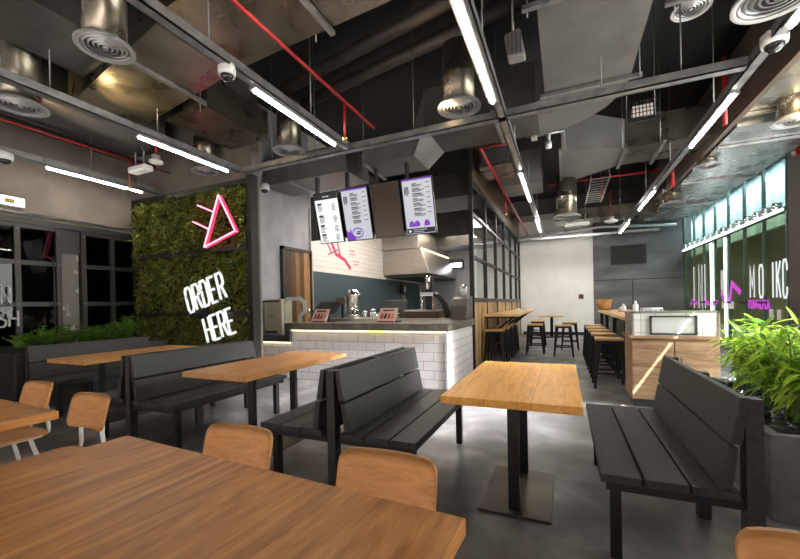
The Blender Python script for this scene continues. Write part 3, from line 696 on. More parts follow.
mb.build('wire', PWHITE, nb); box('napkins', plain('pale blue paper', (.4, .55, .75), .7), 1.1, 1.3, 6.62, 6.78, 1.055, 1.15, parent=nb)

# left bar table
lb = thing('bar_table', 'long wooden bar table on black brackets against the slatted partition', 'bar table', (-1.2, 9.8, 0))
box('top', BARW, -1.575, -.86, 7.95, 12.4, 1.0, 1.045, parent=lb, bevel=.004)
for y in (8.375, 9.875, 11.2, 12.25):
    MB().box(-1.575, -1.55, y - .025, y + .025, 0, 1.0).bar((-1.53, y, .55), (-.98, y, .99), .04, .04).box(-1.57, -.95, y - .025, y + .025, .95, 1.0).build('bracket', BLACKM, lb)
box('end_panel', BARW, -1.575, -1.55, 7.9, 7.95, 0, 1.2, parent=lb)
tag(MB().lathe([(.07, 1.045), (.08, 1.07), (.05, 1.1), (0, 1.11)], (-1.25, 11.6, 0), 16).build('napkin_holder', PWHITE), 'small white holder on the far end of the bar table by the partition', 'holder')
pt2 = thing('pedestal_table', 'small pedestal table in front of the white back wall', 'table', (-.42, 14.4, 0))
box('top', BARW, -.84, -.03, 14.3, 14.95, .73, .77, parent=pt2, bevel=.004); MB().tube([(-.43, 14.6, .02), (-.43, 14.6, .73)], .05).build('column', BLACKM, pt2); box('base', BLACKM, -.68, -.18, 14.35, 14.85, 0, .03, parent=pt2)

# ------------------------------------------------------------------ stools
def make_stool(label, loc):
    t = thing('bar_stool', label, 'stool', (0, 0, 0), 'black metal bar stools')
    MB().box(-.185, .185, -.185, .185, .70, .735).build('seat', BARW, t, .012, 3)
    MB().box(-.178, .178, -.178, .178, .66, .70).build('seat_pan', BLACKM, t, .01)
    for sx in (-1, 1):
        for sy in (-1, 1):
            m = MB().bar((sx * .14, sy * .14, .68), (sx * .205, sy * .205, 0), .075, .07, (0, 1, 0), .034, .034)
            m.build('leg', BLACKM, t, .006)
    q = .175; mb = MB()
    for (a, b) in (((-q, -q), (q, -q)), ((q, -q), (q, q)), ((q, q), (-q, q)), ((-q, q), (-q, -q))): mb.bar((*a, .22), (*b, .22), .018, .025)
    mb.build('footrest', BLACKM, t); mb = MB(); q = .16
    for (a, b) in (((-q, -q), (q, q)), ((-q, q), (q, -q))): mb.bar((*a, .45), (*b, .45), .012, .02)
    mb.build('cross_brace', BLACKM, t)
    t.location = loc
    return t
ordn = ['first', 'second', 'third', 'fourth', 'fifth', 'sixth']
s0 = make_stool('first stool in the row along the bar table behind the waste cabinet', (.6, 6.42, 0))
for i, y in enumerate((7.28, 8.1, 8.9, 9.75)):
    copy_tree(s0, ordn[i + 1] + ' stool back in the row along the bar table behind the waste cabinet', (.6, y, 0))
for i, y in enumerate((8.0, 8.75, 9.5, 10.25)):
    copy_tree(s0, ordn[i] + ' stool in the row tucked along the slatted partition', (-1.33, y, 0))
copy_tree(s0, 'stool standing on the aisle side of the partition bar table', (-.68, 10.0, 0))
copy_tree(s0, 'stool behind the aisle stool at the far end of the partition bar table', (-.72, 11.7, 0))
copy_tree(s0, 'lone stool in the aisle before the white back wall', (-.03, 9.7, 0))
copy_tree(s0, 'stool farther back in the aisle, just behind the lone stool', (.12, 11.0, 0))

# ------------------------------------------------------------------ dining tables
def make_table(name, label, top_mat, w=.72, l=1.44, grp='rectangular dining tables', post_x=0):
    t = thing(name, label, 'table', (0, 0, 0), grp)
    MB().box(-w / 2, w / 2, -l / 2, l / 2, .705, .75).build('tabletop', top_mat, t, .004)
    MB().box(-.215 + post_x, .215 + post_x, -.51, .17, 0, .014).build('base_plate', BASEM, t, .004)
    for y in (-.44, .12):
        MB().box(-.034 + post_x, .034 + post_x, y - .02, y + .02, .014, .705).build('post', BLACKM, t, .003)
    MB().box(-.2 + post_x, .2 + post_x, -.5, .3, .69, .705).build('top_bracket', BLACKM, t)
    return t
ta = make_table('dining_table', 'bright orange oak table on a square plate between two black benches, nearest the aisle', TABLE, .77, 1.41)
ta.location = (-.303, 2.845, 0)
TB2 = wood_mat('shade-darkened oak tabletop', [(.34, .14, .04), (.5, .24, .08), (.6, .31, .12)], 1.0, 1, .4, boards=.24, seam=.003)  # oak tone darkened, the shade is put into the colour
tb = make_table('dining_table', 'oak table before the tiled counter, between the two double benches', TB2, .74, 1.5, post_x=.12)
tb.location = (-2.69, 2.98, 0)
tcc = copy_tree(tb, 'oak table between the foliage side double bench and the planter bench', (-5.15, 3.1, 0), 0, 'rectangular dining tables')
tf = make_table('dining_table', 'wide brown table filling the foreground with an empty swirling wood top', TABLEF, 1.53, 1.5)
tf.location = (-1.045, .235, 0); tf.rotation_euler.z = math.radians(-3.2)
tg = make_table('dining_table', 'brown table by the two white legged chairs at the left edge of the foreground', TABLEF, 1.53, 1.5)
tg.location = (-3.36, .42, 0); tg.rotation_euler.z = math.radians(-2)

# ------------------------------------------------------------------ benches
def seat_side(t, s, y0, y1):
    """one seat facing s (+1 = +x), back at x=0 side"""
    X = lambda a, b: (min(s * a, s * b), max(s * a, s * b))
    mb = MB()
    for a, b in ((.075, .248), (.258, .431), (.441, .615)): mb.box(*X(a, b), y0, y1, .41, .45)
    mb.build('seat', BLACKP, t, .004)
    MB().box(*X(.05, .59), y0 + .03, y0 + .08, .365, .41).box(*X(.05, .59), y1 - .08, y1 - .03, .365, .41).box(*X(.54, .58), y0 + .08, y1 - .08, .365, .41).build('seat_frame', BLACKM, t)
    for z0, z1, xa, xb in ((.47, .645, .145, .105), (.66, .87, .102, .055)):
        pass
    mb = MB()
    for z0, z1, xa, xb in ((.455, .645, .15, .115), (.66, .865, .112, .075)):
        th = .045
        P = [(s * (xa), y0, z0), (s * xa, y1, z0), (s * (xa - th), y1, z0), (s * (xa - th), y0, z0), (s * xb, y0, z1), (s * xb, y1, z1), (s * (xb - th + .012), y1, z1), (s * (xb - th + .012), y0, z1)]
        mb.hexa(P)
    mb.build('backrest', BLACKP, t, .004)
    for y in (y0 + .1, y1 - .12):
        MB().box(*X(.52, .57), y - .025, y + .025, 0, .41).build('leg', BLACKM, t)
def bench(label, loc, sides, y0, y1, name='bench'):
    t = thing(name, label, 'bench', (0, 0, 0), 'black plank benches')
    for s in sides: seat_side(t, s, y0, y1)
    w = .03
    for y in (y0 + .04, (y0 + y1) / 2, y1 - .04):
        (MB().box(-w, w, y - .035, y + .035, 0, .86) if len(sides) > 1 else MB().box(*sorted((sides[0] * .055, sides[0] * -.005)), y - .035, y + .035, 0, .86)).build('post', BLACKP, t)
    t.location = loc
    return t
bench('black double bench back to back in the middle of the floor', (-1.455, 2.12, 0), (1, -1), 0, 1.4, 'double_bench')
bench('black single bench with its back to the planter of tall bright leaves', (.765, 2.07, 0), (-1,), 0, 1.38)
bench('black double bench standing before the foliage wall', (-3.78, 2.2, 0), (1, -1), 0, 1.5, 'double_bench')
bench('long black bench against the planter under the dark steel windows', (-6.27, 2.45, 0), (1,), 0, 1.5)

# ------------------------------------------------------------------ chairs
def make_chair(label):
    t = thing('dining_chair', label, 'chair', (0, 0, 0), 'plywood chairs on white legs')
    def rr(w, d, r, n=5):
        P = []
        for cx, cy, a0 in ((w / 2 - r, d / 2 - r, 0), (-w / 2 + r, d / 2 - r, PI / 2), (-w / 2 + r, -d / 2 + r, PI), (w / 2 - r, -d / 2 + r, 1.5 * PI)):
            for k in range(n + 1):
                a = a0 + PI / 2 * k / n; P.append((cx + r * math.cos(a), cy + r * math.sin(a)))
        return P
    MB().prism(rr(.4, .4, .08), lambda u, v, d: (u, v, d), .44, .456).build('seat', CHAIRW, t, .003)
    mb = MB(); nx, nz = 14, 8; Wd, H0, H1 = .37, .585, .785
    def pt_(i, k, off):
        u = -1 + 2 * i / nx; v = -1 + 2 * k / nz
        # rounded rectangle via superellipse clamp
        r = .042; hw, hh = Wd / 2, (H1 - H0) / 2
        x, z = u * hw, v * hh
        ax, az = abs(x) - (hw - r), abs(z) - (hh - r)
        if ax > 0 and az > 0:
            L = math.hypot(ax, az); m_ = max(ax, az)
            x = math.copysign(hw - r + ax / L * m_, x); z = math.copysign(hh - r + az / L * m_, z)
        y = .21 - .03 * (x / hw) ** 2 + .05 * (z / hh) * .5 + off
        return (x, y, (H0 + H1) / 2 + z)
    F = [[mb.bm.verts.new(pt_(i, k, 0)) for k in range(nz + 1)] for i in range(nx + 1)]
    B = [[mb.bm.verts.new(pt_(i, k, .014)) for k in range(nz + 1)] for i in range(nx + 1)]
    for i in range(nx):
        for k in range(nz):
            f = mb.bm.faces.new((F[i][k], F[i + 1][k], F[i + 1][k + 1], F[i][k + 1])); f.smooth = True
            f = mb.bm.faces.new((B[i][k + 1], B[i + 1][k + 1], B[i + 1][k], B[i][k])); f.smooth = True
    rim = [(i, 0) for i in range(nx)] + [(nx, k) for k in range(nz)] + [(nx - i, nz) for i in range(nx)] + [(0, nz - k) for k in range(nz)]
    for a, b in zip(rim, rim[1:] + rim[:1]):
        mb.bm.faces.new((F[b[0]][b[1]], F[a[0]][a[1]], B[a[0]][a[1]], B[b[0]][b[1]]))
    mb.build('backrest', CHAIRW, t)
    for sx in (-1, 1):
        MB().tube([(sx * .13, -.12, .43), (sx * .19, -.19, 0)], .013).build('leg', WHITEM, t)
        MB().tube([(sx * .13, .1, .43), (sx * .18, .2, 0)], .013).build('leg', WHITEM, t)
        pts = [(sx * .13, .02, .428), (sx * .13, .16, .428), (sx * .125, .205, .445), (sx * .12, .21, .48), (sx * .11, .205, .56), (sx * .1, .212, .62)]
        MB().tube(pts, .012).build('back_support', WHITEM, t)
    mb = MB()
    for a, b in (((-.15, -.13), (.15, -.13)), ((-.15, .12), (.15, .12)), ((-.13, -.14), (-.13, .14)), ((.13, -.14), (.13, .14))): mb.tube([(*a, .428), (*b, .428)], .011)
    mb.build('under_frame', WHITEM, t)
    return t
ch = make_chair('wooden chair pushed in at the aisle half of the foreground table'); ch.location = (-.57, .95, 0)
copy_tree(ch, 'wooden chair at the foreground table in front of the oak table by the counter', (-1.29, .99, 0))
copy_tree(ch, 'wooden chair on white legs in the gap between the foreground tables', (-2.67, 1.14, 0))
copy_tree(ch, 'wooden chair on white legs behind the far side foreground table', (-3.52, 1.24, 0))
copy_tree(ch, 'wooden chair cut off at the picture bottom below the planter', (.525, .855, 0))

# ------------------------------------------------------------------ planters and plants
pl = thing('concrete_planter', 'long grey concrete planter holding tall bright leaves behind the bench', 'planter', (1.41, 3.8, 0))
px0, px1, py0, py1, pz = 1.08, 1.75, 2.84, 4.75, .5
MB().box(px0, px1, py0, py0 + .06, 0, pz).box(px0, px1, py1 - .06, py1, 0, pz).box(px0, px0 + .06, py0 + .06, py1 - .06, 0, pz).box(px1 - .06, px1, py0 + .06, py1 - .06, 0, pz).build('walls', CONCP, pl, .006)
box('soil', SOIL, px0 + .06, px1 - .06, py0 + .06, py1 - .06, .02, .43, parent=pl)
rnd = random.Random(3)
def pebble(mb, c, r):
    seg, k = 8, 5; rot = Euler((rnd.uniform(0, 3), rnd.uniform(0, 3), 0)).to_matrix(); sx, sy, sz = r * rnd.uniform(.9, 1.3), r, r * .6
    prof = [(math.sin(PI * i / k), -math.cos(PI * i / k)) for i in range(k + 1)]
    rings = []
    for pr, pz_ in prof: rings.append([mb.bm.verts.new(Vector(c) + Vector((pr * math.cos(2 * PI * j / seg) * sx, pr * math.sin(2 * PI * j / seg) * sy, pz_ * sz))) for j in range(seg)])
    for a, b in zip(rings, rings[1:]):
        for j in range(seg):
            f = mb.bm.faces.new((a[j], a[(j + 1) % seg], b[(j + 1) % seg], b[j])); f.smooth = True
PEB = plain('dark wet pebble', (.03, .03, .035), .2)
mb = MB()
for _ in range(90): pebble(mb, (rnd.uniform(px0 + .1, px1 - .1), rnd.uniform(py0 + .1, py1 - .1), .45 + rnd.uniform(0, .04)), rnd.uniform(.03, .06))
o = mb.build('pebbles', PEB, pl); o['kind'] = 'stuff'
def long_leaf(mb, p, d, L, w, droop):
    d = d.normalized(); s = d.cross(Vector((0, 0, 1)))
    if s.length < 1e-3: s = Vector((1, 0, 0))
    s.normalize(); rows = []; q = Vector(p)
    W = [.25, .9, 1, .7, .0]
    for i, ww in enumerate(W):
        n = s.cross(d)
        rows.append((q + s * w / 2 * ww + n * w * .12, q.copy(), q - s * w / 2 * ww + n * w * .12))
        d = (d + Vector((0, 0, -droop))).normalized(); q = q + d * L / (len(W) - 1)
    vs = [mb.bm.verts.new(x) for r in rows[:-1] for x in r] + [mb.bm.verts.new(rows[-1][1])]
    for i in range(len(W) - 2):
        a = i * 3
        mb.bm.faces.new((vs[a], vs[a + 1], vs[a + 4], vs[a + 3])); mb.bm.faces.new((vs[a + 1], vs[a + 2], vs[a + 5], vs[a + 4]))
    a = (len(W) - 2) * 3
    mb.bm.faces.new((vs[a], vs[a + 1], vs[-1])); mb.bm.faces.new((vs[a + 1], vs[a + 2], vs[-1]))
def palm(loc, h, label, seed, n=17):
    r = random.Random(seed)
    t = thing('bamboo_palm', label, 'plant', loc, 'leafy plants in the concrete planter')
    ms, ml = MB(), MB(); L0 = Vector(loc)
    for _ in range(n):
        a = r.uniform(0, 2 * PI); lean = r.uniform(.03, .27)
        b = L0 + Vector((r.uniform(-.09, .09), r.uniform(-.12, .12), 0)); hh = h * r.uniform(.55, 1.0)
        pts = [b + Vector((math.cos(a) * lean * hh * q * q, math.sin(a) * lean * hh * q * q, hh * q * (1 - .12 * q))) for q in (0, .3, .6, .85, 1)]
        ms.tube(pts, .006, 5, True, .003)
        for k in range(11):
            q = r.uniform(.3, 1.0); i = min(3, int(q * 4)); f = q * 4 - i; p = pts[i].lerp(pts[i + 1], f)
            az = r.uniform(0, 2 * PI); el = r.uniform(-.2, .9)
            long_leaf(ml, p, Vector((math.cos(az) * math.cos(el), math.sin(az) * math.cos(el), math.sin(el))), r.uniform(.14, .27), r.uniform(.024, .04), r.uniform(.1, .4))
    ms.build('stems', STEM, t); ml.build('foliage', PALM, t, recalc=False)
pp = [(1.54, 3.02), (1.4, 3.25), (1.6, 3.45), (1.44, 3.68), (1.62, 3.9), (1.5, 4.12), (1.64, 4.36), (1.58, 4.55)]
pw = ['nearest the planter front', 'second from its front', 'third from its front', 'fourth from its front', 'fifth from its front', 'sixth from its front', 'seventh from its front', 'farthest back, beside the oak cabinet']
for i, (x, y) in enumerate(pp): palm((x, y, .44), .66 + .08 * (i % 3 == 1), 'bright green leafy plant in the concrete planter, ' + pw[i], 20 + i)

p2 = thing('long_planter', 'long dark planter box of ferny shrubs under the steel windows', 'planter', (-6.75, 3.3, 0))
MB().box(-7.3, -6.38, 2.4, 4.4, 0, .76).build('box', BLACKP, p2, .006); box('soil', SOIL, -7.27, -6.41, 2.43, 4.37, .76, .78, parent=p2)
def shrub(loc, h, rad, label, seed):
    r = random.Random(seed); t = thing('fern_shrub', label, 'plant', loc, 'ferny shrubs in the dark planter'); ms, ml = MB(), MB(); L0 = Vector(loc)
    for _ in range(26):
        a = r.uniform(0, 2 * PI); out = r.uniform(.1, 1) * rad; hh = h * r.uniform(.5, 1)
        pts = [L0 + Vector((math.cos(a) * out * q, math.sin(a) * out * q, hh * (q - .25 * q * q * out / rad) * 1.1)) for q in (0, .33, .66, 1)]
        ms.tube(pts, .004, 5, True, .002)
        for k in range(26):
            q = .15 + .85 * k / 25; i = min(2, int(q * 3)); p = pts[i].lerp(pts[i + 1], q * 3 - i); az = a + (PI / 2 if k % 2 else -PI / 2) + r.uniform(-.6, .6)
            leaf(ml, p, Vector((math.cos(az), math.sin(az), r.uniform(-.1, .6))), Vector((0, 0, 1)), r.uniform(.05, .1), r.uniform(.012, .022), .15)
    ms.build('stems', STEM, t); ml.build('foliage', SHRUB, t, recalc=False)
sl = ['at the near end', 'second from the near end', 'third from the near end', 'in the middle', 'just past the middle', 'next to the tallest', 'the tallest, near the foliage wall']
for i, (y, h) in enumerate(((2.68, .22), (2.92, .3), (3.16, .32), (3.4, .3), (3.62, .32), (3.82, .32), (4.02, .46))):
    shrub((-6.85, y, .78), h, .22, 'ferny green shrub in the dark planter, ' + sl[i], 60 + i)

# ------------------------------------------------------------------ ceiling struts and tube lamps
ZS = 3.45
def strut(label, a, b, rods=()):
    t = thing('ceiling_rail', label, 'rail', ((a[0] + b[0]) / 2, (a[1] + b[1]) / 2, ZS), 'galvanised ceiling rails')
    mb = MB(); along_y = abs(b[1] - a[1]) > abs(b[0] - a[0])
    w, h = .1, .09
    if along_y: mb.box(a[0] - w / 2, a[0] + w / 2, a[1], b[1], ZS, ZS + .012).box(a[0] - w / 2, a[0] - w / 2 + .012, a[1], b[1], ZS, ZS + h).box(a[0] + w / 2 - .012, a[0] + w / 2, a[1], b[1], ZS, ZS + h)
    else: mb.box(a[0], b[0], a[1] - w / 2, a[1] + w / 2, ZS, ZS + .012).box(a[0], b[0], a[1] - w / 2, a[1] - w / 2 + .012, ZS, ZS + h).box(a[0], b[0], a[1] + w / 2 - .012, a[1] + w / 2, ZS, ZS + h)
    mb.build('channel', STRUT, t)
    for q in rods:
        x, y = (a[0], q) if along_y else (q, a[1])
        MB().tube([(x, y, ZS + .01), (x, y, ZC)], .007, 6).build('hanger_rod', RODM, t)
strut('galvanised ceiling rail along the taupe wall above the steel windows', (-6.95, -2), (-6.95, 4.68), (1.5, 3.6))
strut('galvanised ceiling rail running back to the corner of the foliage wall', (-4.73, -2), (-4.73, 4.5), (2.1, 3.2))
strut('galvanised ceiling rail over the double bench, ending at the cross rail', (-2.72, -2), (-2.72, 4.5), (2.3, 3.7))
strut('long galvanised ceiling rail over the orange table toward the white back wall', (-.63, -2), (-.63, 13.6), (3.4, 5.8, 8.2, 10.8))
strut('long galvanised ceiling rail over the bench by the bright planter', (1.66, -2), (1.66, 14.4), (3.6, 5.6, 7.6, 9.6))
strut('cross rail of galvanised channel spanning the ceiling above the counter front', (-4.68, 4.57), (1.6, 4.57), (-4.1, -3.3, -1.75, -1.1, .4, 1.1))
strut('far cross rail of galvanised channel before the white back wall', (-1.5, 14.2), (2.8, 14.2), (0, 1.2))
def lamp(x, y0, y1, label, dx=0):
    t = thing('ceiling_tube_lamp', label, 'lamp', (x, (y0 + y1) / 2, ZS - .07), 'linear tube lamps')
    MB().box(x - .045, x + .045, y0, y1, ZS - .03, ZS).build('housing', STRUT, t)
    MB().box(x - .011, x + .011, y0 + .02, y1 - .02, ZS - .05, ZS - .03).build('tube', TUBE, t)
lamp(-6.95, 3.0, 4.4, 'lit linear lamp along the taupe wall above the steel windows')
lamp(-4.75, 2.95, 4.32, 'lit linear lamp on the rail nearest the foliage wall')
lamp(-2.74, 2.8, 4.25, 'lit linear lamp on the rail over the double bench')
lamp(-2.74, .2, 1.42, 'lit linear lamp cut by the top edge above the large round diffuser')
lamp(-.66, 2.4, 4.1, 'lit linear lamp on the rail over the orange table, before the cross rail')
lamp(-.63, 6.5, 8.4, 'lit linear lamp past the cross rail on the middle rail')
lamp(-.63, 10.3, 12.2, 'lit linear lamp farthest back on the middle rail')
lamp(1.66, 5.0, 6.5, 'lit linear lamp just past the cross rail on the rail by the glass wall')
lamp(1.66, 8.8, 10.5, 'lit linear lamp on the rail by the glass wall, second beyond the cross rail')
lamp(1.66, 12.0, 13.8, 'lit linear lamp farthest back on the rail by the glass wall')
lamp(1.66, 2.3, 3.98, 'lit linear lamp in the top corner beside the dome camera')

# ------------------------------------------------------------------ round diffusers with spigots
def diffuser(x, y, z, r, top, label, rc=None, mat=DUCT):
    t = thing('ceiling_vent', label, 'diffuser', (x, y, z), 'round ceiling diffusers')
    rc = rc or r * .74
    MB().lathe([(rc, z + .05), (rc, (z + top) / 2), (rc * 1.02, (z + top) / 2 + .01), (rc, (z + top) / 2 + .02), (rc, top)], (x, y, 0), 32).build('spigot', mat, t)
    MB().lathe([(r, z), (r, z + .02), (rc, z + .06), (rc * .9, z + .06), (rc * .9, z + .03), (r * .92, z), (r, z)], (x, y, 0), 40).build('rim', DISCM, t)
    MB().lathe([(rc * .95, z + .045), (rc * .95, z + .05), (0, z + .05)], (x, y, 0), 32).build('inner_pan', DISCD, t)
    mb = MB()
    for k in range(5):
        q = r * (.2 + .155 * k); mb.lathe([(q, z + .004), (q + r * .05, z + .006), (q + r * .085, z + .03), (q + r * .07, z + .03), (q + r * .03, z + .014), (q, z + .004)], (x, y, 0), 36)
    mb.lathe([(r * .1, z + .0), (r * .07, z + .03), (0, z + .03)], (x, y, 0), 20)
    mb.build('rings', DISCM, t)
diffuser(-3.38, 1.87, 3.42, .205, 4.6, 'large round diffuser on a dark spigot in the top corner over the foreground')
diffuser(-5.2, 2.05, 3.45, .235, 4.6, 'round diffuser half cut by the picture edge, under the dark beam')
diffuser(-1.13, 4.5, 3.66, .26, 4.4, 'round diffuser on a shiny brass lit spigot above the cross rail')
diffuser(-4.0, 4.85, 3.78, .25, 4.6, 'round diffuser hanging above the plaster return beside the foliage wall')
diffuser(-5.57, 4.57, 3.62, .22, 4.5, 'round diffuser glowing pink above the foliage wall')
diffuser(1.28, 4.92, 4.35, .18, ZC, 'small round diffuser close to the black ceiling, near the top edge')
diffuser(1.39, 3.45, 3.36, .255, 4.4, 'wide bright diffuser at the top edge above the dome camera')
diffuser(2.78, 6.5, 3.55, .25, 4.2, 'round diffuser on a golden spigot at the picture edge over the planter')
diffuser(.08, 8.9, 3.1, .27, 3.95, 'round diffuser on a short silver spigot under the deep box duct')
diffuser(2.35, 10.6, 3.5, .26, 4.2, 'round silver diffuser before the bright upper glass band')
diffuser(2.35, 8.3, 3.62, .2, 4.2, 'round diffuser with silver spigot near the first bright glass panes')

# ------------------------------------------------------------------ ducts
def duct(label, mat, hexes, rods=(), flanges=(), name='ceiling_duct'):
    mb = MB(); allp = []
    for h in hexes: mb.hexa(h); allp += h
    cx = sum(p[0] for p in allp) / len(allp); cy = sum(p[1] for p in allp) / len(allp); z = min(p[2] for p in allp)
    t = thing(name, label, 'duct', (cx, cy, z), 'air ducts')
    mb.build('casing', mat, t)
    for (a, b) in flanges: MB().box(*a, *b[:0]).build('x', mat, t) if False else MB().bar(a, b, .05, .04).build('support_channel', STRUT, t)
    for x, y, z0 in rods: MB().tube([(x, y, z0), (x, y, ZC)], .007, 6).build('hanger_rod', RODM, t)
    return t
def hx(x0, x1, y0, y1, z0, z1): return [(x0, y0, z0), (x1, y0, z0), (x1, y1, z0), (x0, y1, z0), (x0, y0, z1), (x1, y0, z1), (x1, y1, z1), (x0, y1, z1)]
# duct A with elbow
duct('wide grey duct over the orange table running toward the cross rail', DUCTG, [hx(-.18, .75, 1.0, 5.1, 3.9, 4.45)], [(-.26, 3.55, 3.82), (.83, 3.55, 3.82), (.83, 5.05, 3.85)], [((-.3, 3.5, 3.87), (.9, 3.5, 3.87)), ((-.24, 5.08, 3.87), (.86, 5.08, 3.87))])
mb = MB(); n = 10; ri, ro = .12, 1.05; cxx, cyy = -.3, 5.1
t = thing('ceiling_duct', 'curved grey duct elbow just past the cross rail, turning toward the counter', 'duct', (.1, 5.6, 3.9), 'air ducts')
for k in range(n):
    a0, a1 = PI / 2 * k / n, PI / 2 * (k + 1) / n; P = []
    for z in (3.9, 4.45):
        for (rr_, a) in ((ri, a0), (ro, a0), (ro, a1), (ri, a1)): P.append((cxx + rr_ * math.cos(a), cyy + rr_ * math.sin(a) * 1.12, z))
    mb.hexa(P)
bmesh.ops.remove_doubles(mb.bm, verts=mb.bm.verts[:], dist=1e-4)
mb.build('casing', DUCTG, t)
duct('dark duct stepping up beside the brass lit diffuser above the counter', DUCTD, [hx(-1.85, -.3, 5.25, 6.28, 3.9, 4.45)], [(-.8, 5.2, 3.85)], [((-.85, 5.2, 3.88), (-.85, 6.35, 3.88))])
duct('long grey box duct hanging over the menu screens', DUCTG, [hx(-3.0, -2.1, 5.45, 6.15, 3.6, 4.0), [(-2.1, 5.45, 3.6), (-1.85, 5.25, 3.9), (-1.85, 6.28, 3.9), (-2.1, 6.15, 3.6), (-2.1, 5.45, 4.0), (-1.85, 5.25, 4.4), (-1.85, 6.28, 4.4), (-2.1, 6.15, 4.0)]], [(-2.95, 5.4, 3.56)], [((-2.95, 5.38, 3.58), (-2.95, 6.2, 3.58))])
duct('dark grey duct block above the wooden kitchen door', DUCTG, [hx(-5.2, -3.4, 5.6, 6.4, 3.62, 4.1)], [(-4.6, 5.55, 3.6)], [((-4.6, 5.55, 3.6), (-4.6, 6.45, 3.6))])
# left ducts
duct('broad galvanised duct slanting across the ceiling above the double bench', DUCT, [[(-3.25, 2.25, 3.95), (-1.2, 2.05, 3.95), (-1.2, 3.0, 3.95), (-3.25, 3.15, 3.95), (-3.25, 2.25, 4.4), (-1.2, 2.05, 4.4), (-1.2, 3.0, 4.4), (-3.25, 3.15, 4.4)]], [(-2.2, 2.0, 3.9), (-2.2, 3.1, 3.9), (-3.6, 2.6, 3.9)], [((-2.0, 2.0, 3.92), (-2.0, 3.1, 3.92))])
duct('galvanised duct with warm lit underside beside the large round diffuser', DUCT, [[(-5.5, 2.62, 3.82), (-3.3, 2.3, 3.95), (-3.3, 3.15, 3.95), (-5.5, 3.4, 3.82), (-5.5, 2.62, 4.3), (-3.3, 2.3, 4.4), (-3.3, 3.15, 4.4), (-5.5, 3.4, 4.3)]], [(-4.2, 2.4, 3.8), (-4.2, 3.4, 3.8)], [((-4.1, 2.3, 3.88), (-4.1, 3.4, 3.88)), ((-5.45, 2.5, 3.8), (-5.45, 3.5, 3.8))])
duct('galvanised branch duct reaching back above the foliage wall', DUCT, [hx(-5.0, -4.2, 3.5, 4.6, 3.9, 4.35)], [(-4.6, 4.5, 3.85)])
duct('dark duct under the ceiling along the taupe wall', DUCTD, [hx(-7.4, -6.6, -2, 4.6, 4.2, 4.8)])
duct('dark flat duct low beside the half cut diffuser', DUCTD, [hx(-6.4, -5.6, 1.2, 3.9, 3.85, 4.2)], [(-6.0, 3.8, 3.8)])
duct('black beam duct above the half cut diffuser', DUCTD, [hx(-4.95, -4.1, -2, 2.5, 3.95, 4.5)])
# centre-right ducts
duct('deep box duct tapering toward the glass wall beyond the cross rail', DUCTG, [[(0, 7.1, 3.9), (1.0, 7.5, 3.9), (1.0, 8.4, 3.9), (0, 9.15, 3.9), (0, 7.1, 4.6), (1.0, 7.5, 4.4), (1.0, 8.4, 4.4), (0, 9.15, 4.6)]], [(.05, 7.0, 3.86), (.95, 7.4, 3.86)], [((-.02, 7.0, 3.88), (-.02, 9.2, 3.88)), ((1.0, 7.4, 3.88), (1.0, 8.5, 3.88))])
duct('slim bright duct continuing from the box duct to the glass wall', DUCT, [hx(1.0, 2.3, 7.5, 8.4, 3.9, 4.4)], [(1.5, 7.45, 3.86)], [((1.55, 7.4, 3.88), (1.55, 8.5, 3.88))])
duct('grey duct box between the middle rail and the box duct', DUCTG, [hx(-1.25, -.4, 8.4, 9.3, 3.8, 4.5)])
duct('large brown duct running along the glass wall toward the back', noise_mat('brown duct', [(.3, (.11, .08, .065)), (.7, (.17, .125, .1))], scale=2, rough=.4, metal=.4), [hx(2.2, 2.27, 5.0, 13.8, 3.75, 4.7)])
duct('short silver duct end beside the brown duct at the picture edge', SILV, [hx(2.29, 3.6, 5.0, 6.75, 3.85, 4.6)], [], [((2.25, 6.72, 3.82), (3.62, 6.72, 3.82))])
duct('broad silver duct lying along the upper edge of the glass wall', SILV, [hx(2.29, 3.5, 6.85, 13.8, 3.72, 4.6)], [], [((2.29, 7.6, 3.69), (3.55, 7.6, 3.69)), ((2.29, 9.6, 3.69), (3.55, 9.6, 3.69)), ((2.29, 11.6, 3.69), (3.55, 11.6, 3.69))])
duct('flat silver duct crossing near the white back wall', DUCT, [hx(-.2, 2.3, 11.6, 12.3, 3.55, 3.85)], [(.2, 11.5, 3.5), (1.4, 11.5, 3.5)])
duct('dark duct crossing above the far end of the room', DUCTD, [hx(-1.5, 3.5, 13.0, 14.0, 4.1, 4.6)])
duct('dark duct over the kitchen behind the menu screens', DUCTD, [hx(-5.2, -1.7, 8.5, 9.8, 3.75, 4.3)])
duct('bright edged vent duct at the top edge beside the small diffuser', DUCT, [hx(.95, 1.6, 1.8, 4.2, 4.05, 4.5)], [(.98, 4.25, 3.95)], [((.9, 4.2, 4.02), (1.62, 4.2, 4.02))])

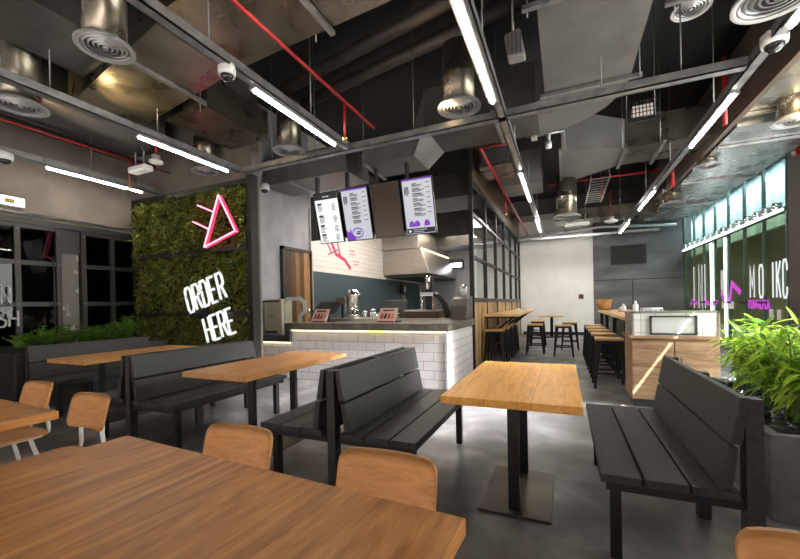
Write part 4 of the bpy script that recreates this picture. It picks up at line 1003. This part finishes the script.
duct('added dark box darkening the upper back of the kitchen', DUCTD, [hx(-4.6, -1.75, 12.6, 13.7, 3.25, 4.8)])  # box added to keep the upper kitchen wall dark
ct_ = thing('ceiling_cable_tray', 'ladder cable tray hung over the far end of the aisle', 'cable tray', (.9, 10.8, 4.05))
mb = MB().box(.6, .62, 9.6, 12.0, 4.05, 4.11).box(.98, 1.0, 9.6, 12.0, 4.05, 4.11)
for k in range(11): mb.box(.62, .98, 9.7 + k * .22, 9.73 + k * .22, 4.06, 4.08)
mb.build('ladder_frame', STRUT, ct_)
for y in (9.8, 11.8):
    for x in (.61, .99): MB().tube([(x, y, 4.1), (x, y, ZC)], .008, 6).build('hanger_rod', RODM, ct_)
vv_ = thing('ceiling_valve_set', 'pale pipe valve cluster beside the middle rail before the box duct', 'valve', (-.2, 6.9, 4.0))
MB().tube([(-.55, 6.9, 4.15), (.05, 6.9, 4.15)], .03).tube([(-.2, 6.9, 3.95), (-.2, 6.9, 4.6)], .035).build('pipe', RODM, vv_)
MB().lathe([(.0, 3.9), (.05, 3.9), (.05, 4.0), (0, 4.0)], (-.2, 6.9, 0), 14).build('cap', PWHITE, vv_)
MB().box(-.48, -.38, 6.84, 6.96, 4.08, 4.22).build('valve_body', plain('pale cast metal', (.5, .5, .48), .4, .3), vv_, .01)
fan = thing('ceiling_fan_coil', 'beige metal fan coil box beside the glazed partition top', 'air unit', (-1.0, 7.6, 3.9))
MB().box(-1.45, -.85, 7.2, 8.0, 3.85, 4.25).build('casing', DUCT, fan, .01)
MB().box(-1.4, -.9, 7.17, 7.2, 3.92, 4.18).build('grille', DUCTD, fan)
for x in (-1.4, -.9): MB().tube([(x, 7.3, 4.25), (x, 7.3, ZC)], .008, 6).build('hanger_rod', RODM, fan)
al = thing('wall_alarm', 'small red fire alarm on the dark brown panel at the picture edge', 'alarm', (XR - .03, 8.75, 3.72))
MB().box(XR - .05, XR, 8.68, 8.82, 3.72, 3.86).build('body', RED, al, .01); MB().lathe([(.03, 0), (.03, .03), (0, .04)], (XR - .05, 8.75, 3.79), 12, Euler((0, -PI / 2, 0))).build('sounder', PWHITE, al)
# pipes
def pipe(label, mat, pts, r, name='ceiling_pipe', drops=(), group=None, cat='pipe'):
    xs = [Vector(p) for p in pts]; c = sum(xs, Vector()) / len(xs)
    t = thing(name, label, cat, c, group)
    MB().tube(pts, r, 10).build('pipe', mat, t)
    for d in drops:
        MB().tube([d, (d[0], d[1], d[2] - .42)], r * .8, 8).build('drop', mat, t)
        MB().lathe([(.015, 0), (.03, -.02), (.03, -.03), (.01, -.05), (.035, -.06), (0, -.062)], (d[0], d[1], d[2] - .42), 10).build('sprinkler_head', plain('brass head', (.5, .35, .12), .3, .8), t)
pipe('red sprinkler pipe crossing the ceiling above the double bench', RED, [(-2.38, 1.2, 3.75), (-2.38, 4.67, 3.75)], .018, drops=[(-2.38, 3.9, 3.75)])
pipe('thin red pipe along the taupe wall above the linear lamp', RED, [(-6.5, 1.0, 3.75), (-6.5, 4.6, 3.75)], .012, drops=[(-6.5, 3.9, 3.75)])
pipe('thin red pipe running beside the glazed partition top', RED, [(-1.2, 6.1, 3.78), (-1.2, 15.0, 3.78)], .025, drops=[(-1.2, 9, 3.78)])
pipe('short red pipe joining the partition pipe to the middle rail', RED, [(-1.17, 6.1, 3.78), (-.7, 6.1, 3.78), (-.7, 6.1, 4.2)], .016)
pipe('red sprinkler pipe hanging beyond the cross rail by the glass wall', RED, [(2.0, 6.35, 4.5), (2.0, 6.35, 3.6)], .028)
pipe('red sprinkler drop farther along the glass wall', RED, [(2.05, 9.2, 4.5), (2.05, 9.2, 3.55)], .035)
pipe('red cross pipe above the far end of the aisle', RED, [(-.4, 10.5, 4.3), (2.1, 10.5, 4.3)], .025, drops=[(.9, 10.5, 4.3)])
pipe('upper dark pipe running under the ceiling above the red sprinkler pipe', PIPED, [(-4.2, 5.0, 4.9), (-.3, 4.2, 4.9)], .09)
pipe('lower dark pipe running under the ceiling above the red sprinkler pipe', PIPED, [(-4.2, 5.5, 4.9), (-.2, 4.7, 4.9)], .09)
pipe('dark pipe near the ceiling along the taupe wall', PIPED, [(-7.0, -1, 3.95), (-7.0, 4.65, 3.95)], .06)
pipe('white conduit crossing before the white back wall', plain('pale conduit', (.5, .5, .5), .4, .3), [(-1.5, 14.9, 3.72), (.2, 14.9, 3.78), (1.2, 14.9, 3.86), (3.4, 14.9, 3.72)], .05)

# small ceiling items
def dome_cam(x, y, z, r, label, rod=True):
    t = thing('ceiling_camera', label, 'camera', (x, y, z), 'dome cameras')
    MB().lathe([(r, z), (r * 1.08, z + .03), (r * 1.08, z + .09), (r * .7, z + .12), (0, z + .12)], (x, y, 0), 24).build('housing', PWHITE, t)
    MB().lathe([(0, z - r * .75), (r * .45, z - r * .62), (r * .75, z - r * .3), (r * .82, z), (0, z)], (x, y, 0), 24).build('dome', DOME, t)
dome_cam(-2.74, 2.5, 3.38, .07, 'white dome camera under the rail over the double bench')
dome_cam(1.66, 4.2, 3.42, .085, 'white dome camera under the rail at the end of the cross rail')
dome_cam(-4.95, 5.3, 3.42, .08, 'white dome camera on the grey plaster return beside the foliage wall')
dome_cam(-6.9, 2.55, 3.36, .08, 'white dome camera at the picture edge on the taupe wall rail')
el = thing('ceiling_emergency_light', 'white emergency light bar hung on two rods above the foliage wall', 'lamp', (-6.2, 3.9, 3.5))
MB().box(-6.42, -6.0, 3.82, 3.98, 3.5, 3.6).build('body', PWHITE, el, .03)
for x in (-6.32, -6.12): MB().tube([(x, 3.9, 3.6), (x, 3.9, 4.2)], .012, 6).build('rod', RODM, el)
sd = thing('smoke_detector', 'round white smoke detector hung above the foliage wall', 'detector', (-5.85, 3.95, 3.6))
MB().lathe([(.05, 3.6), (.1, 3.62), (.1, 3.65), (.06, 3.67), (.06, 3.74), (0, 3.74)], (-5.9, 3.95, 0), 20).build('body', PWHITE, sd)
MB().tube([(-5.9, 3.95, 3.74), (-5.9, 3.95, 4.4)], .014).build('red_pipe', RED, sd)
fl2 = thing('ceiling_floodlight', 'grey box lantern hung on a cable beside the wide grey duct', 'lamp', (-.4, 3.9, 3.72))
mb = MB().hexa([(-.47, 3.82, 3.68), (-.3, 3.8, 3.66), (-.3, 3.92, 3.66), (-.47, 3.95, 3.68), (-.5, 3.82, 3.92), (-.35, 3.8, 3.94), (-.35, 3.92, 3.94), (-.5, 3.95, 3.92)]); mb.build('body', plain('grey cast metal', (.35, .34, .33), .4, .5), fl2, .02)
MB().tube([(-.42, 3.88, 3.94), (-.42, 3.88, ZC)], .012, 6).build('cable', RODM, fl2)
mb = MB()
for k in range(4): mb.box(-.47 + .04 * k, -.455 + .04 * k, 3.79, 3.8, 3.7, 3.9)
mb.build('fins', RODM, fl2)
hl = thing('ceiling_lantern', 'wire caged floodlight hung before the box duct', 'lamp', (.98, 5.95, 3.6))
mb = MB()
for k in range(9): x = .82 + .04 * k; mb.tube([(x, 5.78, 3.68), (x, 5.82, 3.9)], .006, 5)
for z in (3.68, 3.74, 3.8, 3.86, 3.9): mb.tube([(.82, 5.78 + (z - 3.68) * .18, z), (1.14, 5.78 + (z - 3.68) * .18, z)], .006, 5)
mb.build('cage', BLACKM, hl)
MB().hexa([(.83, 5.86, 3.66), (1.13, 5.86, 3.66), (1.13, 6.0, 3.7), (.83, 6.0, 3.7), (.83, 5.9, 3.88), (1.13, 5.9, 3.88), (1.13, 6.04, 3.9), (.83, 6.04, 3.9)]).build('body', BLACKM, hl)
box('glass', emit('lantern glow', (1, .85, .75), .4), .86, 1.1, 5.83, 5.845, 3.7, 3.85, parent=hl)
for x in (.82, 1.14): MB().tube([(x, 5.95, 3.7), (x, 5.95, ZC)], .008, 6).build('rod', RODM, hl)
for i, (x, y, lab) in enumerate(((.35, 11.2, 'white emergency light bar hung before the white back wall'), )):
    e2 = thing('ceiling_emergency_light', lab, 'lamp', (x, y, 3.3)); MB().box(x - .3, x + .3, y - .08, y + .08, 3.3, 3.4).build('body', PWHITE, e2, .02)
    for q in (-.2, .2): MB().tube([(x + q, y, 3.4), (x + q, y, 3.9)], .012, 6).build('rod', RODM, e2)
s2 = thing('smoke_detector', 'round white detector hung beside the far emergency light bar', 'detector', (1.2, 11.2, 3.32))
MB().lathe([(.06, 3.3), (.16, 3.33), (.16, 3.37), (.08, 3.4), (.08, 3.46), (0, 3.46)], (1.15, 11.2, 0), 20).build('body', PWHITE, s2); MB().tube([(1.15, 11.2, 3.46), (1.15, 11.2, 4.2)], .014).build('red_pipe', RED, s2)
ex = thing('exit_sign', 'small lit emergency sign high on the taupe wall at the picture edge', 'sign', (XL + .04, 2.8, 2.93))
box('housing', PWHITE, XL, XL + .07, 2.45, 3.08, 2.92, 3.08, parent=ex, bevel=.01); box('face', emit('sign glow', (1, .95, .75), 2.5), XL + .07, XL + .075, 2.47, 3.06, 2.94, 3.06, parent=ex)
mb = MB()
for y0, y1 in ((2.55, 2.66), (2.72, 2.78), (2.84, 2.95)): mb.box(XL + .075, XL + .078, y0, y1, 2.965, 3.035)
mb.build('pictogram', plain('sign print', (.25, .2, .03), .5), ex)

dl = thing('window_lettering', 'white block letters on the dark steel window at the picture edge', 'lettering', (XL + .01, 2.8, 1.2))
for word, y, z, h in (('IN', 2.72, 1.42, .27), ('SH', 2.72, 1.08, .24)):
    for i, chh in enumerate(word):
        mb = MB()
        for pl_ in GLY[chh]: stroke(mb, [(p[0] * .2, p[1] * h) for p in pl_], lambda u, v, d, i=i, y=y, z=z: (XL + .06 + d, y + i * (.06 if word == 'IN' else .14) + u, z + v), .026, 0, .004)
        mb.build('letter', plain('dull white vinyl', (.35, .36, .35), .5), dl)

# ------------------------------------------------------------------ light
w = bpy.data.worlds.new('World'); sc.world = w; w.use_nodes = True
bg = w.node_tree.nodes['Background']; bg.inputs[0].default_value = (1, .95, .88, 1); bg.inputs[1].default_value = .4
def area(name, loc, rot, sx, sy, e, col):
    d = bpy.data.lights.new(name, 'AREA'); d.shape = 'RECTANGLE'; d.size = sx; d.size_y = sy; d.energy = e; d.color = col
    o = bpy.data.objects.new(name, d); C.objects.link(o); o.location = loc; o.rotation_euler = rot; return o
def spot(name, loc, target, e, col, ang=1.2, blend=.6, r=.1):
    d = bpy.data.lights.new(name, 'SPOT'); d.energy = e; d.color = col; d.spot_size = ang; d.spot_blend = blend; d.shadow_soft_size = r
    o = bpy.data.objects.new(name, d); C.objects.link(o); o.location = loc
    o.rotation_euler = (Vector(target) - Vector(loc)).to_track_quat('-Z', 'Y').to_euler(); return o
S = bpy.data.lights.new('sun', 'SUN'); S.energy = 130; S.color = (1, .95, .88); S.angle = .006
so = bpy.data.objects.new('sun', S); C.objects.link(so); so.rotation_euler = Vector((-1, .6, -1.57)).to_track_quat('-Z', 'Y').to_euler()
area('window_fill', (XR + .15, 5.0, 1.9), (0, PI / 2, 0), 2.6, 5, 330, (1, .96, .9))  # area lamp added in the unseen window to fill from the right
bm_ = area('floor_patch_beam', (XR + .02, 4.45, 2.75), Vector((-1, 0, -.56)).to_track_quat('-Z', 'Y').to_euler(), .9, 2.5, 140, (.93, .94, 1)); bm_.data.spread = math.radians(24)  # narrow area lamp added to lay the bright floor patch
area('arcade_fill', (6.0, 11, 3.6), (0, 0, 0), 2.0, 6, 25, (1, 1, .9))  # unseen lamp added to brighten the outside wall
area('fascia_fill', (XR + .3, 15, 4.25), (0, math.radians(-40), 0),   .2, 12, 80, (.85, .98, 1))  # extra unseen lamp added to brighten the fascia
for i, (a, b, e) in enumerate((((-4.9, 2.7, 3.55), (-4.6, 3.0, 4.2), 16), ((-3.2, 2.2, 3.6), (-2.9, 2.6, 4.2), 5), ((-2.0, 2.2, 3.6), (-2.2, 2.6, 4.2), 6), ((-1.3, 4.3, 3.6), (-1.1, 4.6, 4.4), 10), ((2.6, 6.1, 3.5), (2.8, 6.6, 4.0), 4), ((-5.6, 2.4, 3.55), (-5.5, 2.9, 4.2), 10))):
    spot('duct_fill_spot', a, b, e * 3, (1, .74, .38), 1.9, .8, .06)  # unseen warm spots added to fill the duct undersides

area('kitchen_fill', (-3.6, 8.2, 3.7), (0, 0, 0), 1.5, 2.5, 110, (1, .9, .8))  # area lamp without a fixture, added to light the kitchen tiles
area('hood_fill', (-3.2, 11.5, 3.6), (0, 0, 0), 1.0, 2.5, 45, (1, .88, .74))  # added warm fill near the hood, no fixture there
area('back_wall_fill', (.2, 12.8, 4.0), (0, 0, 0), 2.0, 1.5, 110, (1, .97, .92))  # added fill that brightens the white back wall, no fixture

# ------------------------------------------------------------------ camera
cd = bpy.data.cameras.new('camera'); cam = bpy.data.objects.new('camera', cd); C.objects.link(cam)
F, CY, yaw, pitch, roll = 376.0, 306.4, -.412, -.006, -.0205
fw = Vector((math.sin(yaw) * math.cos(pitch), math.cos(yaw) * math.cos(pitch), math.sin(pitch)))
r = Vector((math.cos(yaw), -math.sin(yaw), 0)); u = r.cross(fw)
r2 = r * math.cos(roll) + u * math.sin(roll); u2 = -r * math.sin(roll) + u * math.cos(roll)
cam.matrix_world = Matrix(((r2.x, u2.x, -fw.x, 0), (r2.y, u2.y, -fw.y, 0), (r2.z, u2.z, -fw.z, 1.3), (0, 0, 0, 1)))
cd.sensor_width = 36; cd.lens = F / 800 * 36; cd.shift_y = (CY - 279.5) / 800; cd.clip_start = .02
sc.camera = cam
vs = sc.view_settings; vs.view_transform = 'Standard'; vs.look = 'None'; vs.gamma = 1; vs.use_curve_mapping = False; vs.exposure = 0.38
